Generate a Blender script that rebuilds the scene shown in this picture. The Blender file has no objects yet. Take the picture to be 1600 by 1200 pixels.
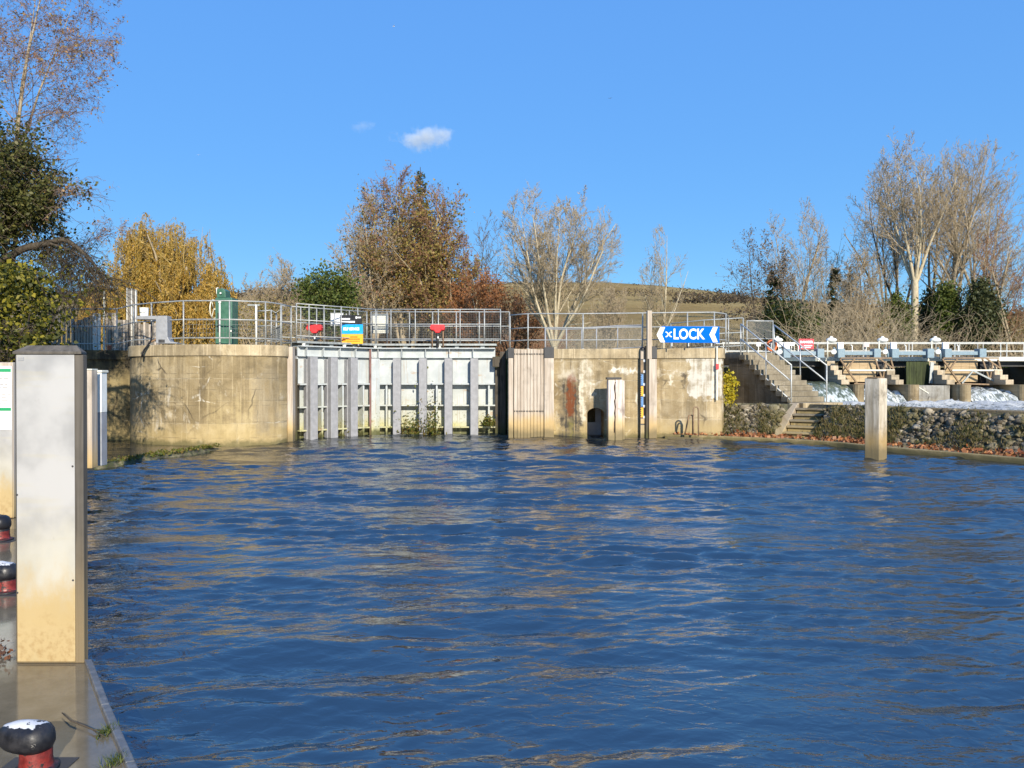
import bpy, math, random
import numpy as np
from mathutils import Vector, Matrix
C = bpy.context.scene.collection
RAD = math.radians
EYE = 1.95          # camera height above the water (metres)
HOR = 592.0         # row of the horizon in the 1600x1200 photograph

def P(px, py, Y):
    """the world point that lies Y metres ahead on the photograph's ray px, py"""
    return ((px - 800) / 1200 * Y, Y, EYE + (HOR - py) / 1200 * Y)
def PX(px, Y): return (px - 800) / 1200 * Y
def PZ(py, Y): return EYE + (HOR - py) / 1200 * Y

# ------------------------------------------------------------------ objects
def tag(o, label=None, cat=None, group=None, kind=None):
    if label: o['label'] = label
    if cat: o['category'] = cat
    if group: o['group'] = group
    if kind: o['kind'] = kind
    return o

def thing(name, label, cat, loc=(0, 0, 0), rotz=0.0, group=None):
    o = bpy.data.objects.new(name, None)
    o.empty_display_size = .2
    C.objects.link(o)
    o.location = loc
    o.rotation_euler = (0, 0, rotz)
    return tag(o, label, cat, group)

def dup(root, loc, rotz=None, label=None):
    r = root.copy(); C.objects.link(r); r.location = loc
    if rotz is not None: r.rotation_euler = (0, 0, rotz)
    if label: r['label'] = label
    for ch in list(root.children):
        c = ch.copy(); C.objects.link(c); c.parent = r
        for g in ch.children:
            d = g.copy(); C.objects.link(d); d.parent = c
    return r

def root_loc(o):
    while o.parent: o = o.parent
    return Vector(o.location)

class MB:
    """collects shapes in plain lists, build() links them as one mesh object"""
    def __init__(self): self.v = []; self.f = []
    def add(self, vs, fs):
        n = len(self.v); self.v.extend(vs); self.f.extend([tuple(i + n for i in f) for f in fs]); return self
    def box(self, x0, x1, y0, y1, z0, z1):
        vs = [(x0,y0,z0),(x1,y0,z0),(x1,y1,z0),(x0,y1,z0),(x0,y0,z1),(x1,y0,z1),(x1,y1,z1),(x0,y1,z1)]
        return self.add(vs, [(3,2,1,0),(4,5,6,7),(0,1,5,4),(1,2,6,5),(2,3,7,6),(3,0,4,7)])
    def obox(self, c, ax, hx, hy, hz):
        """box round c: ax is the angle of its long axis about z"""
        ca, sa = math.cos(ax), math.sin(ax); vs = []
        for z in (-hz, hz):
            for x, y in ((-hx,-hy),(hx,-hy),(hx,hy),(-hx,hy)):
                vs.append((c[0]+x*ca-y*sa, c[1]+x*sa+y*ca, c[2]+z))
        return self.add(vs, [(3,2,1,0),(4,5,6,7),(0,1,5,4),(1,2,6,5),(2,3,7,6),(3,0,4,7)])
    def bar(self, a, b, w, h):
        """square bar from a to b"""
        a, b = Vector(a), Vector(b); d = (b - a).normalized()
        up = Vector((0,0,1)) if abs(d.z) < .95 else Vector((0,1,0))
        s = d.cross(up).normalized(); u = s.cross(d)
        vs = []
        for p in (a, b):
            for i, j in ((-1,-1),(1,-1),(1,1),(-1,1)):
                vs.append(tuple(p + s*(i*w/2) + u*(j*h/2)))
        return self.add(vs, [(0,1,2,3),(7,6,5,4),(0,4,5,1),(1,5,6,2),(2,6,7,3),(3,7,4,0)])
    def tube(self, pts, r, n=8, cap=True):
        pts = [Vector(p) for p in pts]; rs = r if isinstance(r, (list, tuple)) else [r]*len(pts)
        vs = []; fs = []
        prev = None
        for i, p in enumerate(pts):
            d = (pts[min(i+1, len(pts)-1)] - pts[max(i-1, 0)]).normalized()
            if prev is None:
                up = Vector((0,0,1)) if abs(d.z) < .9 else Vector((0,1,0))
                s = d.cross(up).normalized()
            else:
                s = (prev - d*prev.dot(d)).normalized()
            prev = s; u = d.cross(s)
            for k in range(n):
                a = 2*math.pi*k/n
                vs.append(tuple(p + (s*math.cos(a) + u*math.sin(a))*rs[i]))
        for i in range(len(pts)-1):
            for k in range(n):
                k2 = (k+1) % n
                fs.append((i*n+k, i*n+k2, (i+1)*n+k2, (i+1)*n+k))
        if cap:
            fs.append(tuple(range(n-1, -1, -1))); fs.append(tuple((len(pts)-1)*n+k for k in range(n)))
        return self.add(vs, fs)
    def prism(self, poly, z0, z1):
        n = len(poly)
        a = sum(poly[i][0]*poly[(i+1)%n][1]-poly[(i+1)%n][0]*poly[i][1] for i in range(n))
        if a < 0: poly = poly[::-1]
        vs = [(x, y, z0) for x, y in poly] + [(x, y, z1) for x, y in poly]
        fs = [tuple(range(n-1, -1, -1)), tuple(range(n, 2*n))]
        for i in range(n):
            j = (i+1) % n; fs.append((i, j, n+j, n+i))
        return self.add(vs, fs)
    def xprism(self, poly, y0, y1):
        """outline in x, z extruded along y"""
        n = len(poly)
        vs = [(x, y0, z) for x, z in poly] + [(x, y1, z) for x, z in poly]
        fs = [tuple(range(n)), tuple(range(2*n-1, n-1, -1))]
        for i in range(n):
            j = (i+1) % n; fs.append((j, i, n+i, n+j))
        return self.add(vs, fs)
    def lathe(self, prof, c, n=20):
        vs = []; fs = []
        for r, z in prof:
            for k in range(n):
                a = 2*math.pi*k/n; vs.append((c[0]+r*math.cos(a), c[1]+r*math.sin(a), c[2]+z))
        for i in range(len(prof)-1):
            for k in range(n):
                k2 = (k+1) % n; fs.append((i*n+k, i*n+k2, (i+1)*n+k2, (i+1)*n+k))
        fs.append(tuple(range(n-1, -1, -1))); fs.append(tuple((len(prof)-1)*n+k for k in range(n)))
        return self.add(vs, fs)
    def ball(self, c, rx, ry, rz, n=14, m=9):
        prof = []
        vs = []; fs = []
        for i in range(m+1):
            t = -math.pi/2 + math.pi*i/m
            for k in range(n):
                a = 2*math.pi*k/n
                vs.append((c[0]+rx*math.cos(t)*math.cos(a), c[1]+ry*math.cos(t)*math.sin(a), c[2]+rz*math.sin(t)))
        for i in range(m):
            for k in range(n):
                k2 = (k+1) % n; fs.append((i*n+k, i*n+k2, (i+1)*n+k2, (i+1)*n+k))
        return self.add(vs, fs)
    def build_each(self, name, mat, parent=None, **kw):
        """one mesh object for every separate piece"""
        par = list(range(len(self.v)))
        def find(i):
            while par[i] != i: par[i] = par[par[i]]; i = par[i]
            return i
        for f in self.f:
            a = find(f[0])
            for j in f[1:]: par[find(j)] = a
        groups = {}
        for f in self.f: groups.setdefault(find(f[0]), []).append(f)
        for fs in groups.values():
            ids = sorted({i for f in fs for i in f}); mp = {i: k for k, i in enumerate(ids)}
            m = MB(); m.v = [self.v[i] for i in ids]; m.f = [tuple(mp[i] for i in f) for f in fs]
            m.build(name, mat, parent, **kw)
    def build(self, name, mat, parent=None, world=True, smooth=False, bevel=0, seg=2):
        me = bpy.data.meshes.new(name)
        v = self.v
        if parent is not None and world:
            o = root_loc(parent); v = [(a-o.x, b-o.y, c-o.z) for a, b, c in v]
        me.from_pydata(v, [], self.f); me.update()
        return link(name, me, mat, parent, smooth, bevel, seg)

def link(name, me, mat, parent=None, smooth=False, bevel=0, seg=2):
    if mat is not None: me.materials.append(mat)
    if smooth: me.polygons.foreach_set('use_smooth', [True]*len(me.polygons))
    o = bpy.data.objects.new(name, me); C.objects.link(o)
    if parent is not None: o.parent = parent
    if bevel:
        b = o.modifiers.new('bevel', 'BEVEL'); b.width = bevel; b.segments = seg; b.limit_method = 'ANGLE'; b.angle_limit = RAD(40)
    return o

def np_mesh(name, V, F, mat, parent=None, smooth=False, origin=None):
    """V: (n,3), F: (m,k) all faces of k corners"""
    V = np.asarray(V, dtype=np.float32)
    if origin is None and parent is not None:
        o = root_loc(parent); origin = (o.x, o.y, o.z)
    if origin is not None: V = V - np.asarray(origin, dtype=np.float32)
    F = np.asarray(F, dtype=np.int32)
    me = bpy.data.meshes.new(name)
    k = F.shape[1]
    me.vertices.add(len(V)); me.vertices.foreach_set('co', V.ravel())
    me.loops.add(F.size); me.loops.foreach_set('vertex_index', F.ravel())
    me.polygons.add(len(F)); me.polygons.foreach_set('loop_start', np.arange(0, F.size, k, dtype=np.int32))
    if smooth: me.polygons.foreach_set('use_smooth', np.ones(len(F), dtype=bool))
    me.update(calc_edges=True); me.validate()
    ob = link(name, me, mat, parent)
    if origin is not None and parent is None: ob.location = origin
    return ob

def text_mesh(name, s, size, mat, parent, loc, rotz=0, bold=0.0, align='CENTER', depth=.004, sx=1.0):
    """letters as a thin mesh standing upright, facing -y of the parent"""
    cu = bpy.data.curves.new(name, 'FONT'); cu.body = s; cu.size = size; cu.align_x = align; cu.align_y = 'CENTER'
    cu.extrude = depth/2; cu.offset = bold; cu.resolution_u = 4
    tmp = bpy.data.objects.new(name, cu); C.objects.link(tmp)
    dg = bpy.context.evaluated_depsgraph_get()
    me = bpy.data.meshes.new_from_object(tmp.evaluated_get(dg))
    C.objects.unlink(tmp); bpy.data.objects.remove(tmp)
    M = Matrix.Translation(loc) @ Matrix.Rotation(rotz, 4, 'Z') @ Matrix.Rotation(RAD(90), 4, 'X') @ Matrix.Diagonal((sx, 1, 1, 1))
    me.transform(M); me.materials.clear()
    return link(name, me, mat, parent)

# ------------------------------------------------------------------ materials
class N:
    def __init__(self, name):
        self.m = bpy.data.materials.new(name); self.m.use_nodes = True
        self.t = self.m.node_tree; self.t.nodes.clear()
        self.out = self.t.nodes.new('ShaderNodeOutputMaterial')
    def n(self, typ, **kw):
        nd = self.t.nodes.new(typ)
        for k, v in kw.items(): setattr(nd, k, v)
        return nd
    def put(self, sock, v):
        if isinstance(v, bpy.types.NodeSocket): self.t.links.new(v, sock)
        elif v is not None:
            if isinstance(v, (tuple, list)) and len(v) == 3 and sock.type == 'RGBA': v = (*v, 1)
            sock.default_value = v
    def pos(self): return self.n('ShaderNodeNewGeometry').outputs['Position']
    def obj(self): return self.n('ShaderNodeTexCoord').outputs['Object']
    def island(self): return self.n('ShaderNodeNewGeometry').outputs['Random Per Island']
    def objrand(self): return self.n('ShaderNodeObjectInfo').outputs['Random']
    def sc(self, vec, s):
        m = self.n('ShaderNodeMapping'); self.put(m.inputs['Vector'], vec); m.inputs['Scale'].default_value = s if isinstance(s, (tuple, list)) else (s,)*3
        return m.outputs[0]
    def rot(self, vec, r):
        m = self.n('ShaderNodeMapping'); self.put(m.inputs['Vector'], vec); m.inputs['Rotation'].default_value = r
        return m.outputs[0]
    def xyz(self, vec):
        s = self.n('ShaderNodeSeparateXYZ'); self.put(s.inputs[0], vec); return s.outputs
    def comb(self, x, y, z):
        s = self.n('ShaderNodeCombineXYZ')
        for i, v in enumerate((x, y, z)): self.put(s.inputs[i], v)
        return s.outputs[0]
    def noise(self, vec, scale=5, detail=4, rough=.55, dist=0.0):
        s = self.n('ShaderNodeTexNoise'); self.put(s.inputs['Vector'], vec)
        s.inputs['Scale'].default_value = scale; s.inputs['Detail'].default_value = detail
        s.inputs['Roughness'].default_value = rough; s.inputs['Distortion'].default_value = dist
        return s.outputs[0]
    def noisec(self, vec, scale=5, detail=3):
        s = self.n('ShaderNodeTexNoise'); self.put(s.inputs['Vector'], vec)
        s.inputs['Scale'].default_value = scale; s.inputs['Detail'].default_value = detail
        return s.outputs[1]
    def voro(self, vec, scale=5, feature='F1', rnd=1.0):
        s = self.n('ShaderNodeTexVoronoi', feature=feature); self.put(s.inputs['Vector'], vec)
        s.inputs['Scale'].default_value = scale; s.inputs['Randomness'].default_value = rnd
        return s.outputs
    def ramp(self, fac, stops, interp='LINEAR'):
        r = self.n('ShaderNodeValToRGB'); self.put(r.inputs[0], fac); e = r.color_ramp; e.interpolation = interp
        while len(e.elements) > 2: e.elements.remove(e.elements[-1])
        for i, (p, c) in enumerate(stops):
            if i < 2: el = e.elements[i]; el.position = p
            else: el = e.elements.new(p)
            if not isinstance(c, (tuple, list)): c = (c, c, c)
            el.color = (*c, 1)
        return r.outputs[0]
    def ss(self, v, a, b, lo=0.0, hi=1.0):
        """smooth step of v from a..b to lo..hi"""
        m = self.n('ShaderNodeMapRange', interpolation_type='SMOOTHSTEP'); self.put(m.inputs[0], v)
        if a > b: a, b, lo, hi = b, a, hi, lo
        for i, x in enumerate((a, b, lo, hi)): m.inputs[i+1].default_value = x
        return m.outputs[0]
    def ma(self, op, a, b=None):
        m = self.n('ShaderNodeMath', operation=op); self.put(m.inputs[0], a)
        if b is not None: self.put(m.inputs[1], b)
        return m.outputs[0]
    def mix(self, fac, a, b, mode='MIX'):
        m = self.n('ShaderNodeMix', data_type='RGBA', blend_type=mode, clamp_factor=True)
        self.put(m.inputs[0], fac); self.put(m.inputs[6], a); self.put(m.inputs[7], b)
        return m.outputs[2]
    def vadd(self, a, b):
        m = self.n('ShaderNodeVectorMath', operation='ADD'); self.put(m.inputs[0], a); self.put(m.inputs[1], b); return m.outputs[0]
    def vscale(self, a, s):
        m = self.n('ShaderNodeVectorMath', operation='SCALE'); self.put(m.inputs[0], a); m.inputs[3].default_value = s; return m.outputs[0]
    def bump(self, h, strength=.3, dist=.02, normal=None):
        b = self.n('ShaderNodeBump'); self.put(b.inputs['Height'], h); b.inputs['Strength'].default_value = strength; b.inputs['Distance'].default_value = dist
        if normal is not None: self.put(b.inputs['Normal'], normal)
        return b.outputs[0]
    def done(self, col, rough=.7, metal=0.0, normal=None, spec=.4, ior=None, extra=None):
        b = self.n('ShaderNodeBsdfPrincipled')
        self.put(b.inputs['Base Color'], col); self.put(b.inputs['Roughness'], rough); self.put(b.inputs['Metallic'], metal)
        b.inputs['Specular IOR Level'].default_value = spec
        if ior: b.inputs['IOR'].default_value = ior
        if normal is not None: self.put(b.inputs['Normal'], normal)
        self.put(self.out.inputs[0], b.outputs[0]); self.b = b
        return self.m

def paint(name, col, rough=.45, var=.12, dirt=.25, metal=0.0, scale=3.0, spec=.4):
    """paint or metal with grime and slight unevenness"""
    k = N(name); p = k.obj()
    a = k.noise(p, scale*2.3, 5, .6)
    d = k.noise(k.sc(p, (4*scale, 4*scale, .6*scale)), 1.6, 4, .6)
    c = k.mix(k.ss(a, .3, .75, 0, 1), tuple(x*(1-var) for x in col), tuple(min(1, x*(1+var)) for x in col))
    c = k.mix(k.ss(d, .5, .8, 0, dirt), c, (.12, .10, .07))
    return k.done(c, k.ss(a, .3, .7, rough-.1, rough+.15), metal, k.bump(a, .08, .004), spec=spec)

def masonry(name, dark, mid, lite, blocks=(1.6, .62), wet=.12, joint=.35, stains_and_shade=(), patches=(), white=.35, seed=0.0, block_white=None, xmul=(1, 0), crack=1.0, shade_streak=.8):
    """weathered concrete block wall: x along the wall, z up"""
    k = N(name); p = k.pos(); X, Y, Z = k.xyz(p)
    u = k.ma('ADD', k.ma('MULTIPLY', X, xmul[0]), k.ma('MULTIPLY', Y, xmul[1]))
    pp = k.comb(k.ma('ADD', u, seed), 0.0, Z)
    warp = k.vscale(k.noisec(k.sc(p, 1.0), 1.1, 3), .35)
    low = k.noise(pp, .75, 4, .6, .4)
    midn = k.noise(pp, 3.2, 5, .62)
    fine = k.noise(p, 22, 5, .65)
    streak = k.noise(k.sc(pp, (5.5, 1, .32)), 1.0, 5, .62)
    streak2 = k.noise(k.sc(pp, (13, 1, .5)), 1.0, 4, .6)
    c = k.ramp(k.ma('ADD', k.ma('MULTIPLY', low, .6), k.ma('MULTIPLY', midn, .4)), [(.36, dark), (.5, mid), (.64, lite)])
    # block to block tone and joints
    br = k.n('ShaderNodeTexBrick'); k.put(br.inputs['Vector'], k.vadd(k.comb(k.ma('ADD', u, seed), Z, 0.0), k.vscale(k.noisec(k.sc(p, 2.2), 2, 3), .05)))
    br.inputs['Scale'].default_value = 1.0; br.inputs['Brick Width'].default_value = blocks[0]; br.inputs['Row Height'].default_value = blocks[1]
    br.inputs['Mortar Size'].default_value = .012; br.inputs['Mortar Smooth'].default_value = .4; br.offset = .37
    br.inputs['Color1'].default_value = (.62, .62, .62, 1); br.inputs['Color2'].default_value = (1.16, 1.16, 1.16, 1); br.inputs['Mortar'].default_value = (1, 1, 1, 1)
    c = k.mix(.7, c, br.outputs[0], 'MULTIPLY')
    jm = k.ma('MULTIPLY', br.outputs[1], k.ss(low, .42, .6))
    c = k.mix(k.ma('MULTIPLY', jm, joint), c, (.62, .56, .44))
    jd = k.ma('MULTIPLY', br.outputs[1], k.ss(midn, .5, .64))
    c = k.mix(k.ma('MULTIPLY', jd, .6), c, (.09, .075, .05))
    # run-down streaks
    c = k.mix(k.ma('MULTIPLY', k.ss(streak, .47, .68), shade_streak), c, k.mix(.5, c, (.07, .055, .035)))
    c = k.mix(k.ma('MULTIPLY', k.ss(streak2, .54, .7), .5), c, tuple(x*1.35 for x in lite))
    c = k.mix(k.ma('MULTIPLY', k.ss(fine, .45, .72), .22), c, (.1, .085, .06))
    blot = k.noise(k.vadd(k.sc(pp, (1.0, 1, .7)), (1.7, 0, 9.2)), 1.25, 6, .66, .6)
    c = k.mix(k.ma('MULTIPLY', k.ss(blot, .53, .68), .55), c, (.115,.09,.055))
    c = k.mix(k.ma('MULTIPLY', k.ss(blot, .42, .30), .4), c, tuple(min(.62, x*1.25) for x in lite))
    # lime: thin wandering veins along cracks
    ed = k.voro(k.vadd(k.sc(pp, (.55, 1, 1.15)), warp), 1.05, 'DISTANCE_TO_EDGE')[0]
    msk = k.ss(k.noise(pp, .9, 2), .52, .64)
    c = k.mix(k.ma('MULTIPLY', k.ma('MULTIPLY', k.ma('MULTIPLY', k.ss(ed, .020, .004), k.ss(streak2, .40, .56)), msk), white*1.3), c, (.74, .70, .60))
    ed2 = k.voro(k.vadd(k.sc(pp, (.7, 1, .5)), warp), 1.3, 'DISTANCE_TO_EDGE')[0]
    msk2 = k.ss(k.noise(k.vadd(pp, (7.3, 0, 2.1)), .8, 2), .54, .66)
    c = k.mix(k.ma('MULTIPLY', k.ma('MULTIPLY', k.ss(ed2, .022, .006), msk2), .75*crack), c, (.05, .04, .03))
    # lime patches
    wp = k.ma('MULTIPLY', k.ss(k.noise(k.vadd(k.sc(pp, (1.4, 1, .8)), (3.1, 0, 5.7)), 1.5, 5, .65), .58, .70), white)
    c = k.mix(wp, c, (.70, .66, .56))
    # silt and algae band just above the water
    zz = k.ma('ADD', Z, k.ma('MULTIPLY', k.ma('SUBTRACT', midn, .5), .35))
    c = k.mix(k.ss(zz, .75, .25, 0, .55), c, (.42, .315, .135))
    c = k.mix(k.ss(zz, .2, .02, 0, .85), c, (.12, .105, .045))
    # pour lines
    pl_ = k.ss(k.ma('ABSOLUTE', k.ma('SUBTRACT', k.ma('FRACT', k.ma('MULTIPLY', k.ma('ADD', Z, k.ma('MULTIPLY', low, .06)), 2.1)), .5)), .035, .012)
    c = k.mix(k.ma('MULTIPLY', k.ma('MULTIPLY', pl_, k.ss(midn, .42, .6)), .45), c, (.10,.08,.05))
    nx = k.noise(k.sc(p, (1, 1, 1)), 4.5, 4, .6); ny = k.noise(k.vadd(p, (9.1, 3.3, 4.7)), 4.5, 4, .6)
    xs = k.ma('ADD', u, k.ma('MULTIPLY', k.ma('SUBTRACT', nx, .5), .55)); zs = k.ma('ADD', Z, k.ma('MULTIPLY', k.ma('SUBTRACT', ny, .5), .8))
    brk = k.ss(k.ma('ADD', k.ma('MULTIPLY', midn, .55), k.ma('MULTIPLY', streak2, .45)), .40, .56, .25, 1)
    for (x0, x1, z0, z1, col, amt, soft) in stains_and_shade:
        m = k.ma('MULTIPLY', k.ma('MULTIPLY', k.ss(xs, x0-soft, x0+soft), k.ss(xs, x1+soft, x1-soft)), k.ma('MULTIPLY', k.ss(zs, z0-soft*2, z0+soft*2), k.ss(zs, z1+soft*2, z1-soft*2)))
        c = k.mix(k.ma('MULTIPLY', k.ma('MULTIPLY', m, brk), amt), c, col)
    h = k.ma('ADD', k.ma('MULTIPLY', midn, .6), k.ma('ADD', k.ma('MULTIPLY', fine, .35), k.ma('MULTIPLY', br.outputs[1], -.5)))
    return k.done(c, k.ss(fine, .3, .7, .75, .95), 0, k.bump(h, .55, .03), spec=.25)

def timber(name, c0, c1, wetcol=(.16, .13, .07), wetz=(.5, .1), grain=14, axis='Z', use_world=True, cracks=.6, gold=None, stain=.4):
    k = N(name); p = k.pos() if use_world else k.obj(); X, Y, Z = k.xyz(p)
    st = {'Z': (grain, grain, .7), 'X': (.7, grain, grain), 'Y': (grain, .7, grain)}[axis]
    g = k.noise(k.sc(p, st), 1.0, 6, .65, .4)
    g2 = k.noise(k.sc(p, tuple(s*2.4 if s > 1 else s*.8 for s in st)), 1.0, 4, .6)
    b = k.noise(p, 2.3, 4, .6)
    c = k.mix(k.ss(g, .28, .72), c0, c1)
    c = k.mix(k.ma('MULTIPLY', k.ss(g2, .6, .72), cracks), c, tuple(x*.22 for x in c0))
    c = k.mix(k.ma('MULTIPLY', k.ss(b, .5, .75), stain), c, tuple(x*.45 for x in c0))
    zz = k.ma('ADD', Z, k.ma('MULTIPLY', k.ma('SUBTRACT', b, .5), .5))
    if gold: c = k.mix(k.ss(zz, .95, .4, 0, .8), c, gold)
    c = k.mix(k.ss(zz, wetz[0], wetz[1], 0, .85), c, wetcol)
    return k.done(c, .8, 0, k.bump(k.ma('ADD', g, k.ma('MULTIPLY', g2, .6)), .5, .015), spec=.25)

def leafmat(name, cols, trans=.3, rough=.55):
    """cols: stops of the colour range, one pick per leaf"""
    k = N(name); r = k.island()
    n = len(cols)
    c = k.ramp(r, [(i/(n-1), c_) for i, c_ in enumerate(cols)])
    d = k.n('ShaderNodeBsdfPrincipled'); k.put(d.inputs['Base Color'], c); d.inputs['Roughness'].default_value = rough; d.inputs['Specular IOR Level'].default_value = .3
    t = k.n('ShaderNodeBsdfTranslucent'); k.put(t.inputs[0], c)
    mx = k.n('ShaderNodeMixShader'); mx.inputs[0].default_value = trans
    k.t.links.new(d.outputs[0], mx.inputs[1]); k.t.links.new(t.outputs[0], mx.inputs[2]); k.t.links.new(mx.outputs[0], k.out.inputs[0])
    return k.m

def barkmat(name, c0, c1, scale=3):
    k = N(name); p = k.pos()
    a = k.noise(k.sc(p, (scale*3, scale*3, scale*.8)), 1.5, 5, .65)
    c = k.mix(k.ss(a, .3, .7), c0, c1)
    return k.done(c, .85, 0, k.bump(a, .5, .03), spec=.2)
rng = np.random.default_rng(7)
random.seed(11)
# ================================================================= palette
M = {}
M['wall_left'] = masonry('wall_left_concrete', (.24,.178,.09), (.37,.285,.155), (.47,.38,.235), (1.5,.66), stains_and_shade=[
    (-12.2,-10.6,2.3,3.2,(.035,.03,.02),.8,.18), (-7.6,-7.0,.3,2.4,(.20,.17,.12),.5,.15), (-9.15,-8.95,1.4,2.6,(.12,.09,.05),.75,.06), (-8.9,-7.7,.2,1.3,(.50,.39,.19),.5,.25)], white=.5, seed=3.0)  # first dark patch paints the tree's shadow at the wall's left top
M['wall_right'] = masonry('wall_right_concrete', (.235,.172,.09), (.365,.28,.155), (.46,.375,.24), (1.45,.64), stains_and_shade=[
    (1.6,2.3,-.2,1.9,(.06,.052,.04),1.0,.09), (1.84,2.09,.75,2.05,(.155,.05,.018),1.3,.05), (1.9,2.05,-.2,.6,(.20,.17,.05),.8,.07),
    (2.28,2.45,.5,2.6,(.64,.58,.45),.9,.06), (2.5,2.7,1.3,2.45,(.62,.56,.44),.8,.08), (1.6,2.2,1.95,2.35,(.6,.54,.43),.6,.1), (3.2,4.2,2.17,2.30,(.68,.64,.55),.95,.03),
    (5.80,6.95,1.32,2.75,(.56,.525,.45),1.0,.025), (4.45,5.7,2.08,2.2,(.62,.56,.44),.6,.04), (5.25,5.36,1.75,2.1,(.66,.6,.48),.9,.03), (5.6,5.73,1.7,2.15,(.06,.05,.04),.9,.03)], white=.45, seed=11.0)
M['coping'] = masonry('coping_stone', (.31,.24,.14), (.44,.35,.215), (.52,.43,.285), (1.15,1.9), joint=.15, white=.1, seed=5.0, shade_streak=.8, crack=.3)
M['wall_shade'] = masonry('shaded_concrete', (.13,.10,.045), (.23,.175,.08), (.30,.24,.12), (2.6,1.15), white=.1, seed=8.0, shade_streak=.9, stains_and_shade=[(-16,-11,2.1,3.2,(.025,.022,.018),.9,.25)])  # tree shade painted in: dark tones and a near-black patch along the top
M['stair_side'] = masonry('stair_side_concrete', (.17,.145,.10), (.25,.215,.155), (.33,.29,.22), (1.5,.8), xmul=(.45,.9), white=.12, seed=2.0, shade_streak=.9)
M['step'] = masonry('step_concrete', (.22,.185,.125), (.31,.265,.19), (.39,.34,.25), (3,3), white=.1, joint=0, shade_streak=.5)
M['pier'] = masonry('pier_concrete', (.22,.16,.085), (.33,.25,.14), (.40,.32,.2), (9,9), white=.15, joint=0, crack=.2, seed=1.0)
M['pale_block'] = masonry('pale_block', (.42,.33,.22), (.5,.41,.29), (.57,.48,.35), (5,5), white=.1, joint=0, crack=.1)
M['grey_block'] = masonry('grey_block', (.20,.19,.17), (.29,.28,.25), (.37,.355,.32), (4,4), white=.3, joint=0)
M['pale_timber'] = timber('pale_timber', (.37,.30,.23), (.57,.50,.415), gold=(.50,.34,.13))
M['pile_timber'] = timber('pile_timber', (.30,.245,.165), (.72,.65,.53), gold=(.38,.25,.085), stain=.8, grain=7)
M['cracked_timber'] = timber('cracked_timber', (.46,.37,.31), (.78,.71,.63), gold=(.52,.37,.15), cracks=.95, grain=9, stain=.8)
M['dark_timber'] = timber('dark_timber', (.045,.038,.028), (.12,.10,.075), wetcol=(.06,.06,.02), stain=.6)
M['frame_timber'] = timber('frame_timber', (.085,.076,.064), (.155,.138,.117), wetcol=(.22,.165,.09), wetz=(1.3,.5), grain=18)
M['grey_board'] = timber('grey_board', (.14,.12,.095), (.34,.305,.255), grain=10)
M['gash'] = timber('rotten_gash', (.03,.02,.015), (.12,.06,.035), wetcol=(.03,.02,.01))
M['galv'] = paint('galvanised_steel', (.39,.40,.385), .48, .18, .3, .35, 6)
M['handrail'] = paint('pale_handrail', (.55,.56,.54), .45, .15, .2, .2, 6)
M['mesh_grey'] = paint('mesh_grey', (.17,.18,.18), .5, .2, .3, .3, 6)
M['kerb_steel'] = paint('kerb_steel', (.16,.165,.17), .5, .3, .6, .1, 8)
M['galv_dark'] = paint('dull_galvanised', (.33,.35,.34), .5, .2, .4, .3, 6)
M['white_paint'] = paint('white_paint', (.82,.82,.76), .4, .06, .15)
M['cream_paint'] = paint('cream_paint', (.72,.70,.58), .45, .08, .3)
M['dark_steel'] = paint('dark_steel', (.045,.045,.047), .5, .3, .2)
M['grey_steel'] = paint('grey_steel', (.30,.31,.33), .4, .1, .2)
M['grey_plastic'] = paint('grey_fender', (.29,.29,.30), .5, .12, .25)
M['blue_steel'] = paint('blue_grey_paint', (.20,.28,.33), .4, .1, .25)
M['red'] = paint('red_paint', (.72,.035,.04), .4, .1, .05)
M['red_sign'] = paint('red_sign', (.72,.05,.07), .35, .05, .03)
M['orange'] = paint('orange_ring', (.75,.17,.05), .5, .1, .1)
M['green'] = paint('green_paint', (.05,.14,.095), .38, .12, .1)
M['blue_sign'] = paint('blue_sign', (.0,.125,.50), .75, .04, .02, spec=.08)
M['cyan_sign'] = paint('cyan_sign', (.01,.34,.80), .35, .04, .02)
M['amber_sign'] = paint('amber_sign', (.90,.42,.03), .35, .04, .04)
M['amber_dark'] = paint('amber_print', (.45,.14,.01), .4, .04, .04)
M['black'] = paint('black_paint', (.012,.012,.015), .4, .1, .05)
M['white_sign'] = paint('white_sign', (.88,.88,.88), .35, .02, .02)
M['rust'] = paint('rusty_steel', (.25,.17,.10), .75, .3, .3)
M['rust_pipe'] = paint('rusty_rail', (.24,.15,.085), .7, .25, .3)
M['ink'] = paint('faded_ink', (.36,.34,.32), .6, .02, .02)
M['sign_green'] = paint('green_band', (.03,.33,.13), .4, .04, .03)

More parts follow.
